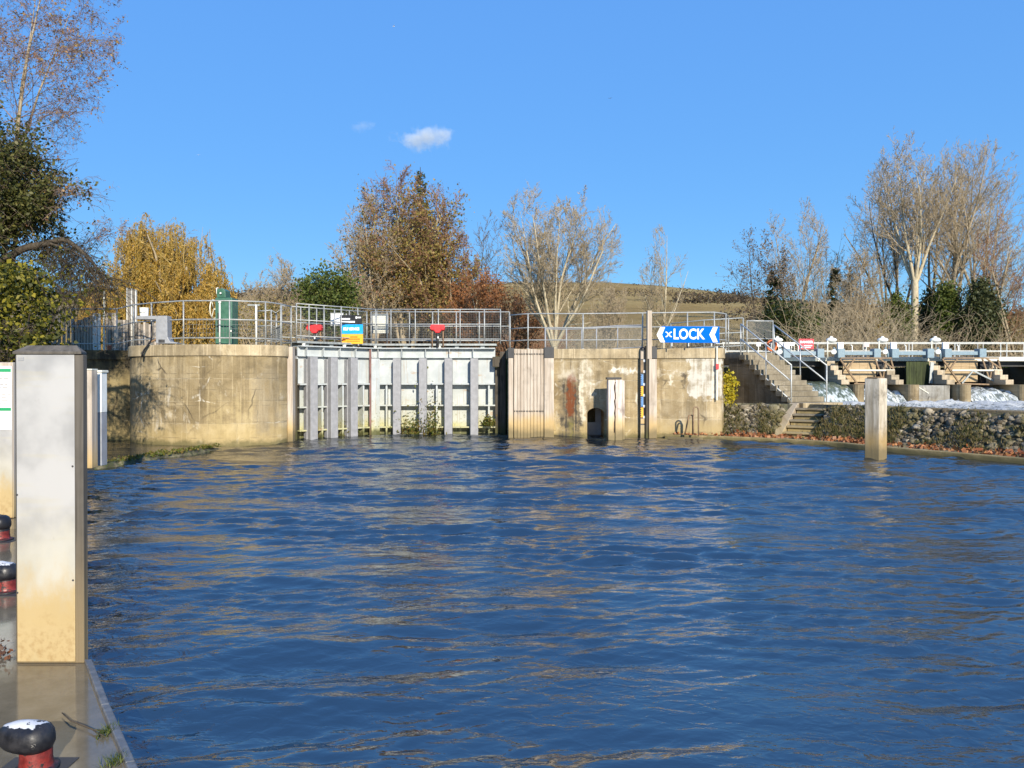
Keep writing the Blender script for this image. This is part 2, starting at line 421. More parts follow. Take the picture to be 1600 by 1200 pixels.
def gate_steel():
    k = N('pale_gate_steel'); p = k.pos(); X, Y, Z = k.xyz(p)
    a = k.noise(p, 2.2, 5, .6); s = k.noise(k.sc(p, (7, 7, .35)), 1.0, 5, .6); f = k.noise(p, 14, 4, .6)
    c = k.mix(k.ss(a, .3, .7), (.385,.415,.418), (.495,.525,.528))
    c = k.mix(k.ss(s, .52, .78, 0, .35), c, (.45,.47,.42))
    zz = k.ma('ADD', Z, k.ma('MULTIPLY', k.ma('SUBTRACT', a, .5), 1.1))
    c = k.mix(k.ss(zz, 1.75, .7, 0, .5), c, (.46,.46,.36))
    c = k.mix(k.ss(zz, .75, .1, 0, .75), c, (.46,.42,.15))
    c = k.mix(k.ma('MULTIPLY', k.ss(f, .56, .7), k.ss(zz, 1.7, .3)), c, (.16,.17,.05))
    c = k.mix(k.ss(k.ma('ADD', Z, k.ma('MULTIPLY', k.ma('SUBTRACT', s, .5), .6)), .26, .06, 0, .9), c, (.07,.075,.025))
    c = k.mix(k.ma('MULTIPLY', k.ss(k.noise(k.sc(p, (16, 16, .5)), 1.0, 4), .60, .72), .55), c, (.30,.20,.10))
    c = k.mix(k.ss(k.noise(k.sc(p, (1.2, 1.2, 3.0)), 1.8, 4), .64, .72, 0, .6), c, (.40,.27,.16))
    return k.done(c, .5, 0, k.bump(a, .15, .01), spec=.35)
M['gate'] = gate_steel()

def alu_sheet():
    k = N('stained_sheet'); p = k.pos(); X, Y, Z = k.xyz(p)
    a = k.noise(p, 3.3, 4, .55); b = k.noise(k.sc(p, (3, 3, 1.6)), 3, 6, .65); f = k.noise(p, 30, 4, .6); s = k.noise(k.sc(p, (2, 2, 14)), 1.2, 3)
    c = k.mix(k.ss(a, .32, .68), (.36,.355,.35), (.50,.49,.475))
    zz = k.ma('ADD', Z, k.ma('MULTIPLY', k.ma('SUBTRACT', b, .5), .5))
    c = k.mix(k.ss(zz, 1.35, .85, 0, .55), c, (.58,.54,.41))
    c = k.mix(k.ss(s, .55, .7, 0, .25), c, (.50,.45,.31))
    c = k.mix(k.ss(zz, .93, .62, 0, .85), c, (.52,.375,.16))
    c = k.mix(k.ma('MULTIPLY', k.ma('MULTIPLY', k.ss(zz, .66, .42), k.ss(f, .42, .7)), .45), c, (.30,.17,.06))
    c = k.mix(k.ma('MULTIPLY', k.ma('MULTIPLY', k.ss(zz, .62, .40), k.ss(b, .5, .62)), .6), c, (.50,.40,.22))
    c = k.mix(k.ss(k.noise(p, 9, 3, .5), .70, .78, 0, .35), c, (.22,.21,.2))
    return k.done(c, k.ss(a, .3, .7, .35, .5), .15, k.bump(a, .12, .01), spec=.4)
M['sheet'] = alu_sheet()

def deck_mat():
    k = N('wet_paving'); p = k.pos(); X, Y, Z = k.xyz(p)
    a = k.noise(p, 1.5, 5, .6, .3); b = k.noise(p, 6, 6, .65); f = k.noise(p, 45, 4, .6)
    wet = k.ss(k.ma('ADD', k.ma('MULTIPLY', a, .7), k.ma('MULTIPLY', b, .3)), .50, .58)
    edge = k.ma('ADD', k.ma('MULTIPLY', X, .815), k.ma('MULTIPLY', Y, .58))
    wet = k.ma('MAXIMUM', wet, k.ss(k.ma('ADD', edge, k.ma('MULTIPLY', k.ma('SUBTRACT', b, .5), .35)), .0, .1))
    wet = k.ma('MAXIMUM', wet, k.ss(k.ma('ADD', Y, k.ma('MULTIPLY', a, .8)), 4.9, 4.6, 0, .85))
    c = k.mix(k.ss(b, .3, .7), (.20,.165,.11), (.35,.29,.20))
    c = k.mix(k.ss(f, .5, .7, 0, .5), c, (.19,.165,.12))
    c = k.mix(k.ma('MULTIPLY', wet, .6), c, (.10,.082,.055))
    rgh = k.mix(wet, (.62,)*3, (.11,)*3)
    h = k.ma('MULTIPLY', k.ma('ADD', k.ma('MULTIPLY', b, .5), f), k.ss(wet, 1.0, 0.0, .025, 1))
    return k.done(c, rgh, 0, k.bump(h, .3, .01), spec=.5)
M['deck'] = deck_mat()

# ================================================================= sky and sun
SKYK = 3.33
SUN_AZ, SUN_EL = 17.0, 24.0        # degrees to the right of straight behind the camera, above the horizon
w = bpy.data.worlds.new('World'); bpy.context.scene.world = w; w.use_nodes = True
nt = w.node_tree; nt.nodes.clear()
sky = nt.nodes.new('ShaderNodeTexSky'); sky.sky_type = 'NISHITA'; sky.sun_disc = False
sky.sun_elevation = RAD(SUN_EL); sky.sun_rotation = RAD(180 - SUN_AZ); sky.air_density = 1.05; sky.dust_density = 0.05; sky.ozone_density = 8.0; sky.altitude = 0
# a hazy bright zenith: the photograph's sky hardly darkens upwards, so even out the brightness and keep the hue
sp = nt.nodes.new('ShaderNodeSeparateColor'); pw = nt.nodes.new('ShaderNodeMath'); pw.operation = 'POWER'; pw.inputs[1].default_value = -.81
hs = nt.nodes.new('ShaderNodeVectorMath'); hs.operation = 'SCALE'; tint = nt.nodes.new('ShaderNodeVectorMath'); tint.operation = 'MULTIPLY'; tint.inputs[1].default_value = (.85, .985, 1.0)
bg = nt.nodes.new('ShaderNodeBackground'); bg.inputs[1].default_value = .145
wo = nt.nodes.new('ShaderNodeOutputWorld')
nt.links.new(sky.outputs[0], sp.inputs[0]); nt.links.new(sp.outputs[2], pw.inputs[0]); nt.links.new(sky.outputs[0], hs.inputs[0]); mm = nt.nodes.new('ShaderNodeMath'); mm.operation = 'MULTIPLY'; mm.inputs[1].default_value = SKYK; nt.links.new(pw.outputs[0], mm.inputs[0]); nt.links.new(mm.outputs[0], hs.inputs[3]); nt.links.new(hs.outputs[0], tint.inputs[0]); nt.links.new(tint.outputs[0], bg.inputs[0]); nt.links.new(bg.outputs[0], wo.inputs[0])
sl = bpy.data.lights.new('sun', 'SUN'); sl.energy = 4.5; sl.angle = RAD(.5); sl.color = (1, .915, .77)
so = bpy.data.objects.new('sun', sl); C.objects.link(so)
tosun = Vector((math.sin(RAD(SUN_AZ))*math.cos(RAD(SUN_EL)), -math.cos(RAD(SUN_AZ))*math.cos(RAD(SUN_EL)), math.sin(RAD(SUN_EL))))
so.rotation_euler = (-tosun).to_track_quat('-Z', 'Y').to_euler(); so.location = tosun*60

cam = bpy.data.cameras.new('camera'); cam.sensor_width = 36; cam.lens = 27; cam.clip_start = .05; cam.clip_end = 6000
co = bpy.data.objects.new('camera', cam); C.objects.link(co); co.location = (0, 0, EYE)
co.rotation_euler = (RAD(90) - math.atan((600-HOR)/1200), 0, 0)
sc = bpy.context.scene; sc.camera = co
sc.view_settings.view_transform = 'Standard'; sc.view_settings.look = 'None'; sc.view_settings.exposure = 0.54; sc.view_settings.gamma = 1
sc.render.resolution_x, sc.render.resolution_y = 1024, 768
sc.cycles.max_bounces = 6; sc.cycles.transparent_max_bounces = 8; sc.cycles.volume_bounces = 1

# ================================================================= water
def river():
    ys = [1.2]
    while ys[-1] < 31: ys.append(ys[-1] + .010 + .0024*ys[-1])
    ys = np.array(ys); nu = 640
    u = np.linspace(-1, 1, nu)
    Xg = u[None, :]*(ys[:, None]*.74 + 2.0); Yg = np.repeat(ys[:, None], nu, 1)
    Z = np.zeros_like(Xg); r = np.random.default_rng(21)
    spacing = np.maximum(.010 + .0024*Yg, (Yg*.74+2)*2/nu)
    def vn(sx, sy, seed):      # smooth value noise for gusts
        q = np.random.default_rng(seed); s = np.zeros_like(Xg)
        for _ in range(7):
            a, b, ph = q.normal(0, sx), q.normal(0, sy), q.uniform(0, 6.28); s += np.sin(a*Xg + b*Yg + ph)
        return s/2.6
    gust = 1 + .42*np.clip(vn(.5, .9, 4), -1.5, 1.5)
    fine = 1 + .5*np.clip(vn(1.1, 1.7, 5), -1.6, 1.6)
    for i in range(96):
        lam = math.exp(r.uniform(math.log(.09), math.log(2.6)))
        th = RAD(97) + r.normal(0, .36 if lam < .6 else .32)          # travel mostly along the view: crests lie across it
        k = 2*math.pi/lam; st = .029 if lam < .5 else (.023 if lam < 1.2 else .0145)
        amp = st/k*r.uniform(.5, 1.4)
        keep = np.clip((lam/spacing - 2.2)/2.0, 0, 1)
        ph = k*(Xg*math.cos(th) + Yg*math.sin(th)) + r.uniform(0, 6.28) + .55*vn(.35, .5, 50+i)
        wv = np.sin(ph); wv = wv + .22*np.cos(2*ph)
        Z += amp*wv*keep*(fine if lam < .7 else gust)
    Z *= np.interp(Yg, [2, 7, 14, 30], [.74, .95, 1.25, 1.4])
    # calmer pocket behind the mossy sill and along the landing
    calm = 1/(1+np.exp(-((Xg + 8.2 + .0*Yg) + np.maximum(0, 20-Yg)*.6)*2.2))
    Z *= np.where(Yg > 15, .25 + .75*calm, 1)
    V = np.stack([Xg, Yg, Z], -1).reshape(-1, 3)
    i = np.arange((len(ys)-1)*nu).reshape(len(ys)-1, nu)[:, :-1].ravel()
    F = np.stack([i, i+1, i+nu+1, i+nu], 1)
    n = len(V)
    V = np.concatenate([V, np.array([(-300,-200,-.16),(300,-200,-.16),(300,60,-.16),(-300,60,-.16)])]); F = np.concatenate([F, [[n, n+1, n+2, n+3]]])
    k = N('river_water'); p = k.pos()
    a = k.noise(k.rot(k.sc(p, (6.0, 11, 1)), (0, 0, .15)), 1.0, 3, .5, .8)
    b = k.noise(k.rot(k.sc(p, (13, 30, 1)), (0, 0, -.1)), 1.0, 2, .5, .5)
    g = k.noise(p, .55, 2)
    h = k.ma('MULTIPLY', k.ma('ADD', a, k.ma('MULTIPLY', b, .14)), k.ss(g, .3, .7, .45, 1.2))
    m = k.done((.006,.013,.019), .02, 0, k.bump(h, 1.0, .014), spec=.5, ior=2.6)
    tag(np_mesh('water', V, F, m, smooth=True), kind='structure')
river()

# ================================================================= ground and hill
def skyline(X):         # height of the far ridge 520 m away against X
    px = 800 + X/520*1200
    xs = [-600, 0, 360, 480, 620, 800, 960, 1080, 1180, 1300, 1450, 1600, 2200]
    ys = [470, 462, 459, 453, 449, 447, 448, 457, 469, 478, 485, 491, 505]
    return EYE + (HOR - np.interp(px, xs, ys))/1200*520

def ground():
    ax = np.concatenate([np.linspace(-1400, -60, 40), np.linspace(-58, 60, 119), np.linspace(62, 1400, 40)])
    ay = np.concatenate([np.linspace(-120, 0, 20), np.linspace(1, 64, 64), np.linspace(68, 300, 40), np.linspace(310, 700, 40), np.linspace(750, 1500, 8)])
    Xg, Yg = np.meshgrid(ax, ay)
    Z = np.full_like(Xg, 2.8)
    edge = np.interp(Yg, [-20, 1.5, 3.16, 4.3, 13.4, 17, 24], [14, -.4, -1.585, -2.39, -7.2, -9.0, -13.5])
    riverm = (Yg < 29.0) & (Xg > edge-3.2)
    left = (Yg < 25.6) & (Xg <= edge-3.2)
    Z = np.where(left, np.clip(.22 + (edge-3.2-Xg)*.62, .2, 2.8), Z)
    Z = np.where(riverm, -1.6, Z)
    left = left | ((Yg < 29) & (Xg < -13.5) & (Yg >= 25.6))
    riverm = riverm & ~left
    pool = (Xg > 7.0) & (Yg >= 26) & (Yg < 57) & (Xg < 50)
    Z = np.where(pool, -1.6, Z)
    Z = np.where((Yg < 26.5) & (Xg > 60), 2.8, Z)
    hill = np.clip((Yg-130)/(520-130), 0, 1); hs_ = hill**1.25*(1 + .05*np.sin(hill*7 + Xg*.01))
    Z = np.where(Yg > 130, 2.8 + (skyline(Xg)-2.8)*hs_, Z)
    Z = np.where(Yg > 520, skyline(Xg) - (Yg-520)*.05, Z)
    V = np.stack([Xg, Yg, Z], -1).reshape(-1, 3); nx = len(ax)
    i = np.arange((len(ay)-1)*nx).reshape(-1, nx)[:, :-1].ravel()
    F = np.stack([i, i+1, i+nx+1, i+nx], 1)
    k = N('meadow'); p = k.pos(); X, Y, Zz = k.xyz(p)
    lo = k.noise(k.sc(p, (.012, .03, .03)), 1.0, 5, .6); a = k.noise(p, .25, 6, .65); b = k.noise(k.sc(p, (1.2, .5, .25)), 1.0, 5, .65)
    c = k.ramp(lo, [(.3, (.19,.125,.045)), (.5, (.28,.195,.075)), (.62, (.33,.245,.105)), (.75, (.20,.165,.06))])
    c = k.mix(k.ss(a, .45, .75, 0, .6), c, (.12,.085,.03))
    c = k.mix(k.ss(b, .5, .75, 0, .45), c, (.38,.28,.12))
    near = k.ss(Y, 130, 70)
    c = k.mix(near, c, k.mix(k.ss(a, .35, .65), (.06,.085,.02), (.12,.12,.04)))
    m = k.done(c, .95, 0, k.bump(k.ma('ADD', a, b), .8, .6), spec=.1)
    tag(np_mesh('ground', V, F, m, smooth=True), kind='structure')
ground()

# ================================================================= landing stage (left, near)
EDGE = [(.75, .2), (-.4, 1.5), (-1.06, 2.4), (-1.585, 3.16), (-1.985, 3.72), (-2.40, 4.32), (-2.93, 5.25), (-4.55, 8.1), (-7.1, 12.6), (-8.0, 14.7), (-8.5, 15.6)]
def landing():
    off = [(-.995, -.56)]*len(EDGE)
    back = [(x-4.2, y-1.6) for x, y in EDGE][::-1]
    m = MB(); m.prism(EDGE + back, -1.5, .35)
    o = m.build('pavement', M['deck']); tag(o, kind='structure')
    # steel edge rail along the coping of the landing: a low kerb
    t = thing('edge_kerb', 'long pale steel kerb strip along the water edge of the wet landing', 'kerb', (EDGE[3][0], EDGE[3][1], .35))
    m = MB()
    for a, b in zip(EDGE[:5], EDGE[1:6]):
        d = Vector((b[0]-a[0], b[1]-a[1])).normalized(); nx, ny = d.y, -d.x
        if nx < 0: nx, ny = -nx, -ny
        m.add([(a[0]-.01*nx, a[1]-.01*ny, .20), (a[0]+.028*nx, a[1]+.028*ny, .20), (b[0]+.028*nx, b[1]+.028*ny, .20), (b[0]-.01*nx, b[1]-.01*ny, .20),
               (a[0]-.01*nx, a[1]-.01*ny, .372), (a[0]+.028*nx, a[1]+.028*ny, .366), (b[0]+.028*nx, b[1]+.028*ny, .366), (b[0]-.01*nx, b[1]-.01*ny, .372)],
              [(3,2,1,0),(4,5,6,7),(0,1,5,4),(1,2,6,5),(2,3,7,6),(3,0,4,7)])
    m.build('strip', M['kerb_steel'], t, bevel=.006)
landing()

def post_with_sheet():
    x0, x1, y0 = -2.800, -2.408, 4.31
    t = thing('mooring_post', 'tall grey timber post faced with a blank stained metal sheet at the near left', 'post', ((x0+x1)/2, y0+.09, .35))
    m = MB(); c = .03; d = .125
    poly = [(x0, y0+c*.6), (x0+c*.6, y0), (x1-.004, y0), (x1, y0+.004), (x1, y0+.042), (x1-.065, y0+d), (x0+c, y0+d), (x0, y0+d-c)]
    m.prism(poly, .352, 2.085); m.build('post_body', M['frame_timber'], t, bevel=.004)
    m = MB(); a = [(x0+.003, y0-.012), (x1-.002, y0-.012), (x1-.05, y0+d+.005), (x0+.003, y0+d)]; b = [(x0+.05, y0+.05), (x1-.06, y0+.05), (x1-.08, y0+d-.04), (x0+.05, y0+d-.05)]
    m.add([(x, y, 2.088) for x, y in a] + [(x, y, 2.103) for x, y in a] + [(x, y, 2.140) for x, y in b],
          [(3,2,1,0), (0,1,5,4),(1,2,6,5),(2,3,7,6),(3,0,4,7), (4,5,9,8),(5,6,10,9),(6,7,11,10),(7,4,8,11),(8,9,10,11)])
    m.build('cap', M['frame_timber'], t, bevel=.003)
    m = MB(); m.box(x0+.022, x1-.045, y0-.0075, y0-.0015, .362, 2.085); m.build('sheet', M['sheet'], t, bevel=.002)
    m = MB()
    for (sx, sz) in ((x0+.025, 1.30), (x1-.055, 1.46), (x0+.025, .75), (x1-.055, .82)): m.ball((sx, y0-.009, sz), .006, .004, .006, 8, 5)
    m.build_each('screw', M['dark_steel'], t)
    m = MB(); sx, sz = x0+.033, 2.052
    m.box(sx, sx+.034, y0-.0095, y0-.0065, sz, sz+.021); lab = m.build('maker_plate', M['grey_steel'], t)
    m = MB(); m.box(sx+.003, sx+.031, y0-.0112, y0-.0085, sz+.004, sz+.009); m.box(sx+.003, sx+.031, y0-.0112, y0-.0085, sz+.0125, sz+.0175); m.build_each('print', M['sheet'], lab)
post_with_sheet()

def notice_post():
    y0 = 8.8; x1 = -5.72; x0 = x1 - .55
    t = thing('notice_post', 'white notice board with green bands and grey text behind the tall near post', 'notice board', ((x0+x1)/2, y0+.1, .35))
    m = MB(); m.box(x0, x1, y0, y0+.2, .352, 2.14); m.build('post_body', M['pale_timber'], t, bevel=.01)
    m = MB(); m.box(x0+.01, x1-.006, y0-.008, y0-.002, .36, 2.10); m.build('board', M['sheet'], t)
    m = MB(); m.box(x0+.01, x1-.006, y0-.0135, y0-.0095, 1.37, 2.095); s = m.build('notice', M['white_sign'], t)
    m = MB(); m.box(x0+.015, x1-.012, y0-.018, y0-.0145, 2.03, 2.066); m.box(x0+.015, x1-.012, y0-.018, y0-.0145, 1.585, 1.62); m.build_each('band', M['sign_green'], s)
    m = MB(); r = random.Random(3)
    for z in (1.985, 1.955, 1.885, 1.85, 1.775, 1.735, 1.70, 1.665):
        x = x0+.05
        while x < x1-.05:
            wd = r.uniform(.025, .07); m.box(x, min(x+wd, x1-.02), y0-.017, y0-.0142, z-.005, z+.006); x += wd+.018
    m.build_each('text_line', M['ink'], s)
notice_post()

def white_post():
    y0 = 14.1; t = thing('marker_post', 'slim landing post painted white over dark grey in front of the shaded wall', 'post', (PX(150, y0), y0+.1, .35))
    x0, x1 = PX(144.5, y0), PX(157.5, y0)
    m = MB(); m.box(x0, x1+.01, y0, y0+.2, .352, 1.33); m.build('lower_shaft', M['grey_steel'], t, bevel=.01)
    m = MB(); m.box(x0-.001, x1+.011, y0-.001, y0+.201, 1.332, 2.06); m.build('upper_shaft', M['white_paint'], t, bevel=.01)
    m = MB(); m.box(x0-.02, x1+.03, y0-.02, y0+.22, 2.062, 2.11); m.build('cap', M['cream_paint'], t, bevel=.012)
    t = thing('fender_post', 'pinkish timber post close beside the white and grey marker post', 'post', (PX(138, y0), y0-.3, .35))
    m = MB(); m.box(PX(129, 13.7), PX(143.2, 13.7), 13.7, 13.9, .352, 2.10); m.build('shaft', M['pale_timber'], t, bevel=.01)
    m = MB(); m.box(PX(129, 13.7)-.005, PX(143.2, 13.7)+.005, 13.695, 13.905, 2.102, 2.13); m.build('cap', M['cream_paint'], t, bevel=.008)
white_post()

def bollard(x, y, label, s=1.0, white=True):
    t = thing('mooring_bollard', label, 'bollard', (x, y, .35), 0, 'mooring bollards on the landing')
    m = MB(); m.lathe([(.085*s, 0), (.085*s, .012*s), (.064*s, .02*s), (.060*s, .05*s), (.060*s, .11*s)], (0, 0, .001), 24); m.build('column', red_chip, t, world=False, smooth=True, bevel=.003)
    m = MB(); n = 28; ring = []          # oval head overhanging to the left
    prof = [(.55, .085), (.86, .090), (1.0, .112), (1.0, .135), (.94, .158), (.80, .176), (.55, .188), (.2, .193)]
    vs = []; fs = []
    for f_, z in prof:
        for k in range(n):
            a = 2*math.pi*k/n; cx = math.cos(a)
            rx = .070 if cx > 0 else .158
            vs.append((cx*rx*f_*s, math.sin(a)*.072*f_*s, z*s + (.012*s if cx < 0 else 0)*(-cx)))
    for i in range(len(prof)-1):
        for k in range(n): fs.append((i*n+k, i*n+(k+1)%n, (i+1)*n+(k+1)%n, (i+1)*n+k))
    fs.append(tuple(range(n-1, -1, -1))); fs.append(tuple((len(prof)-1)*n+k for k in range(n)))
    m.add(vs, fs); m.build('head', black_white if white else M['black'], t, world=False, smooth=True)
    m = MB(); m.box(-.15*s, .12*s, -.1*s, .1*s, -.004, .004); m.build('base_plate', M['dark_steel'], t, world=False)
    return t
def chip():
    k = N('chipped_red'); p = k.obj(); X, Y, Z = k.xyz(p)
    a = k.noise(p, 18, 5, .65); b = k.noise(p, 45, 3)
    c = k.mix(k.ss(a, .35, .6), (.11,.012,.010), (.23,.028,.022))
    c = k.mix(k.ss(k.ma('ADD', a, k.ma('MULTIPLY', b, .3)), .70, .78), c, (.02,.018,.017))
    zz = k.ma('ADD', Z, k.ma('MULTIPLY', k.ma('SUBTRACT', a, .5), .06))
    c = k.mix(k.ss(zz, .03, .015), c, (.012,.012,.014)); c = k.mix(k.ss(zz, .088, .098), c, (.012,.012,.014))
    return k.done(c, k.ss(b, .35, .65, .4, .65), 0, k.bump(k.ma('ADD', a, b), .4, .004), spec=.45)
red_chip = chip()
def bw():
    k = N('black_head_white_top'); p = k.obj(); X, Y, Z = k.xyz(p)
    a = k.noise(p, 14, 5, .6); b = k.noise(p, 30, 4, .65)
    nz = k.xyz(k.n('ShaderNodeNewGeometry').outputs['Normal'])[2]
    top = k.ss(k.ma('ADD', nz, k.ma('MULTIPLY', k.ma('SUBTRACT', a, .5), .5)), .83, .86)
    chipm = k.ss(k.ma('ADD', b, k.ma('MULTIPLY', X, 2.3)), .60, .57)
    c = k.mix(k.ma('MULTIPLY', top, chipm), k.mix(k.ss(a, .4, .7), (.010,.010,.013), (.028,.027,.03)), (.62,.62,.63))
    return k.done(c, k.ss(b, .35, .65, .32, .6), 0, k.bump(k.ma('ADD', a, b), .35, .004), spec=.5)
black_white = bw()
bollard(PX(54, 3.13), 3.13, 'near black bollard with a red column and white paint on its head')
bollard(PX(9, 5.75), 5.75, 'red and black bollard just behind the tall sheet faced post', 1.15)
bollard(PX(0, 7.6), 7.6, 'farthest red and black bollard below the white notice board', 1.3, False)

# ================================================================= lock walls
def offset_poly(poly, d):
    n = len(poly); out = []
    a = sum(poly[i][0]*poly[(i+1)%n][1]-poly[(i+1)%n][0]*poly[i][1] for i in range(n)); s = 1 if a > 0 else -1
    for i in range(n):
        p0, p1, p2 = Vector(poly[i-1]), Vector(poly[i]), Vector(poly[(i+1)%n])
        d1 = (p1-p0).normalized(); d2 = (p2-p1).normalized()
        n1 = Vector((d1.y, -d1.x))*s; n2 = Vector((d2.y, -d2.x))*s
        b = (n1+n2); b = b/max(.4, b.length_squared/2); out.append((p1.x+b.x*d, p1.y+b.y*d))
    return out
def spline(pts, k=5):
    out = []
    P_ = [Vector(p) for p in pts]
    for i in range(len(P_)-1):
        p0, p1, p2, p3 = P_[max(i-1, 0)], P_[i], P_[i+1], P_[min(i+2, len(P_)-1)]
        for j in range(k):
            t = j/k
            out.append(tuple(.5*((2*p1)+(p2-p0)*t+(2*p0-5*p1+4*p2-p3)*t*t+(3*p1-p0-3*p2+p3)*t**3)))
    out.append(tuple(P_[-1])); return out
COP0, COP1 = 2.62, 2.96
def left_wall():
    fr = [(PX(px, y), y) for px, y in ((203, 24.2), (207, 23.55), (225, 23.1), (260, 22.75), (300, 22.55), (350, 22.5), (400, 22.7), (435, 23.1), (448, 23.45))]
    poly = spline(fr) + [(-7.0, 24.1), (-7.35, 24.6), (-7.35, 33), (-12, 33)]
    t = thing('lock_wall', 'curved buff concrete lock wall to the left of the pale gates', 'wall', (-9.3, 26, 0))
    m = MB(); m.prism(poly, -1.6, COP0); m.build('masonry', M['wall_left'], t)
    m = MB(); m.prism(offset_poly(poly, .05), COP0+.004, COP1); m.build('coping', M['coping'], t, bevel=.025)
    # the wall with the shade of the tree put into its colour
    t = thing('retaining_wall', 'dark retaining wall with painted tree shade left of the curved lock wall', 'wall', (-15, 24.8, 0))
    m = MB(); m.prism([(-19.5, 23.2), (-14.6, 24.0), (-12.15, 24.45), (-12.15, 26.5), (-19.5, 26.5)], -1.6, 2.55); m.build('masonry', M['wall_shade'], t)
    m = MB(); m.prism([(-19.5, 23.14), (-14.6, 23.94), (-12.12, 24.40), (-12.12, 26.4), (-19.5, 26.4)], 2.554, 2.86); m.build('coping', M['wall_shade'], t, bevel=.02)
    # quoin timbers of the left heel
    t = thing('heel_post', 'reddish timber post between the curved left wall and the gates', 'post', (PX(453, 23.6), 23.7, 0))
    m = MB(); x0, x1 = PX(449.3, 23.6), PX(458, 23.6); m.box(x0, x1, 23.55, 23.85, -1.2, 2.93); m.build('shaft', M['pale_timber'], t, bevel=.015)
    m = MB(); m.box(PX(457, 24.9), PX(464, 24.9), 24.9, 25.2, -1.2, 2.6); m.build('quoin', M['dark_timber'], t)
left_wall()

def boolean_cut(o, cm):
    cut = cm.build('cutter', None); md = o.modifiers.new('cut', 'BOOLEAN'); md.object = cut; md.operation = 'DIFFERENCE'; md.solver = 'EXACT'
    cut.location = -root_loc(o)*0
    bpy.context.view_layer.update()
    me = bpy.data.meshes.new_from_object(o.evaluated_get(bpy.context.evaluated_depsgraph_get()))
    o.modifiers.clear(); o.data = me
    bpy.data.objects.remove(cut)

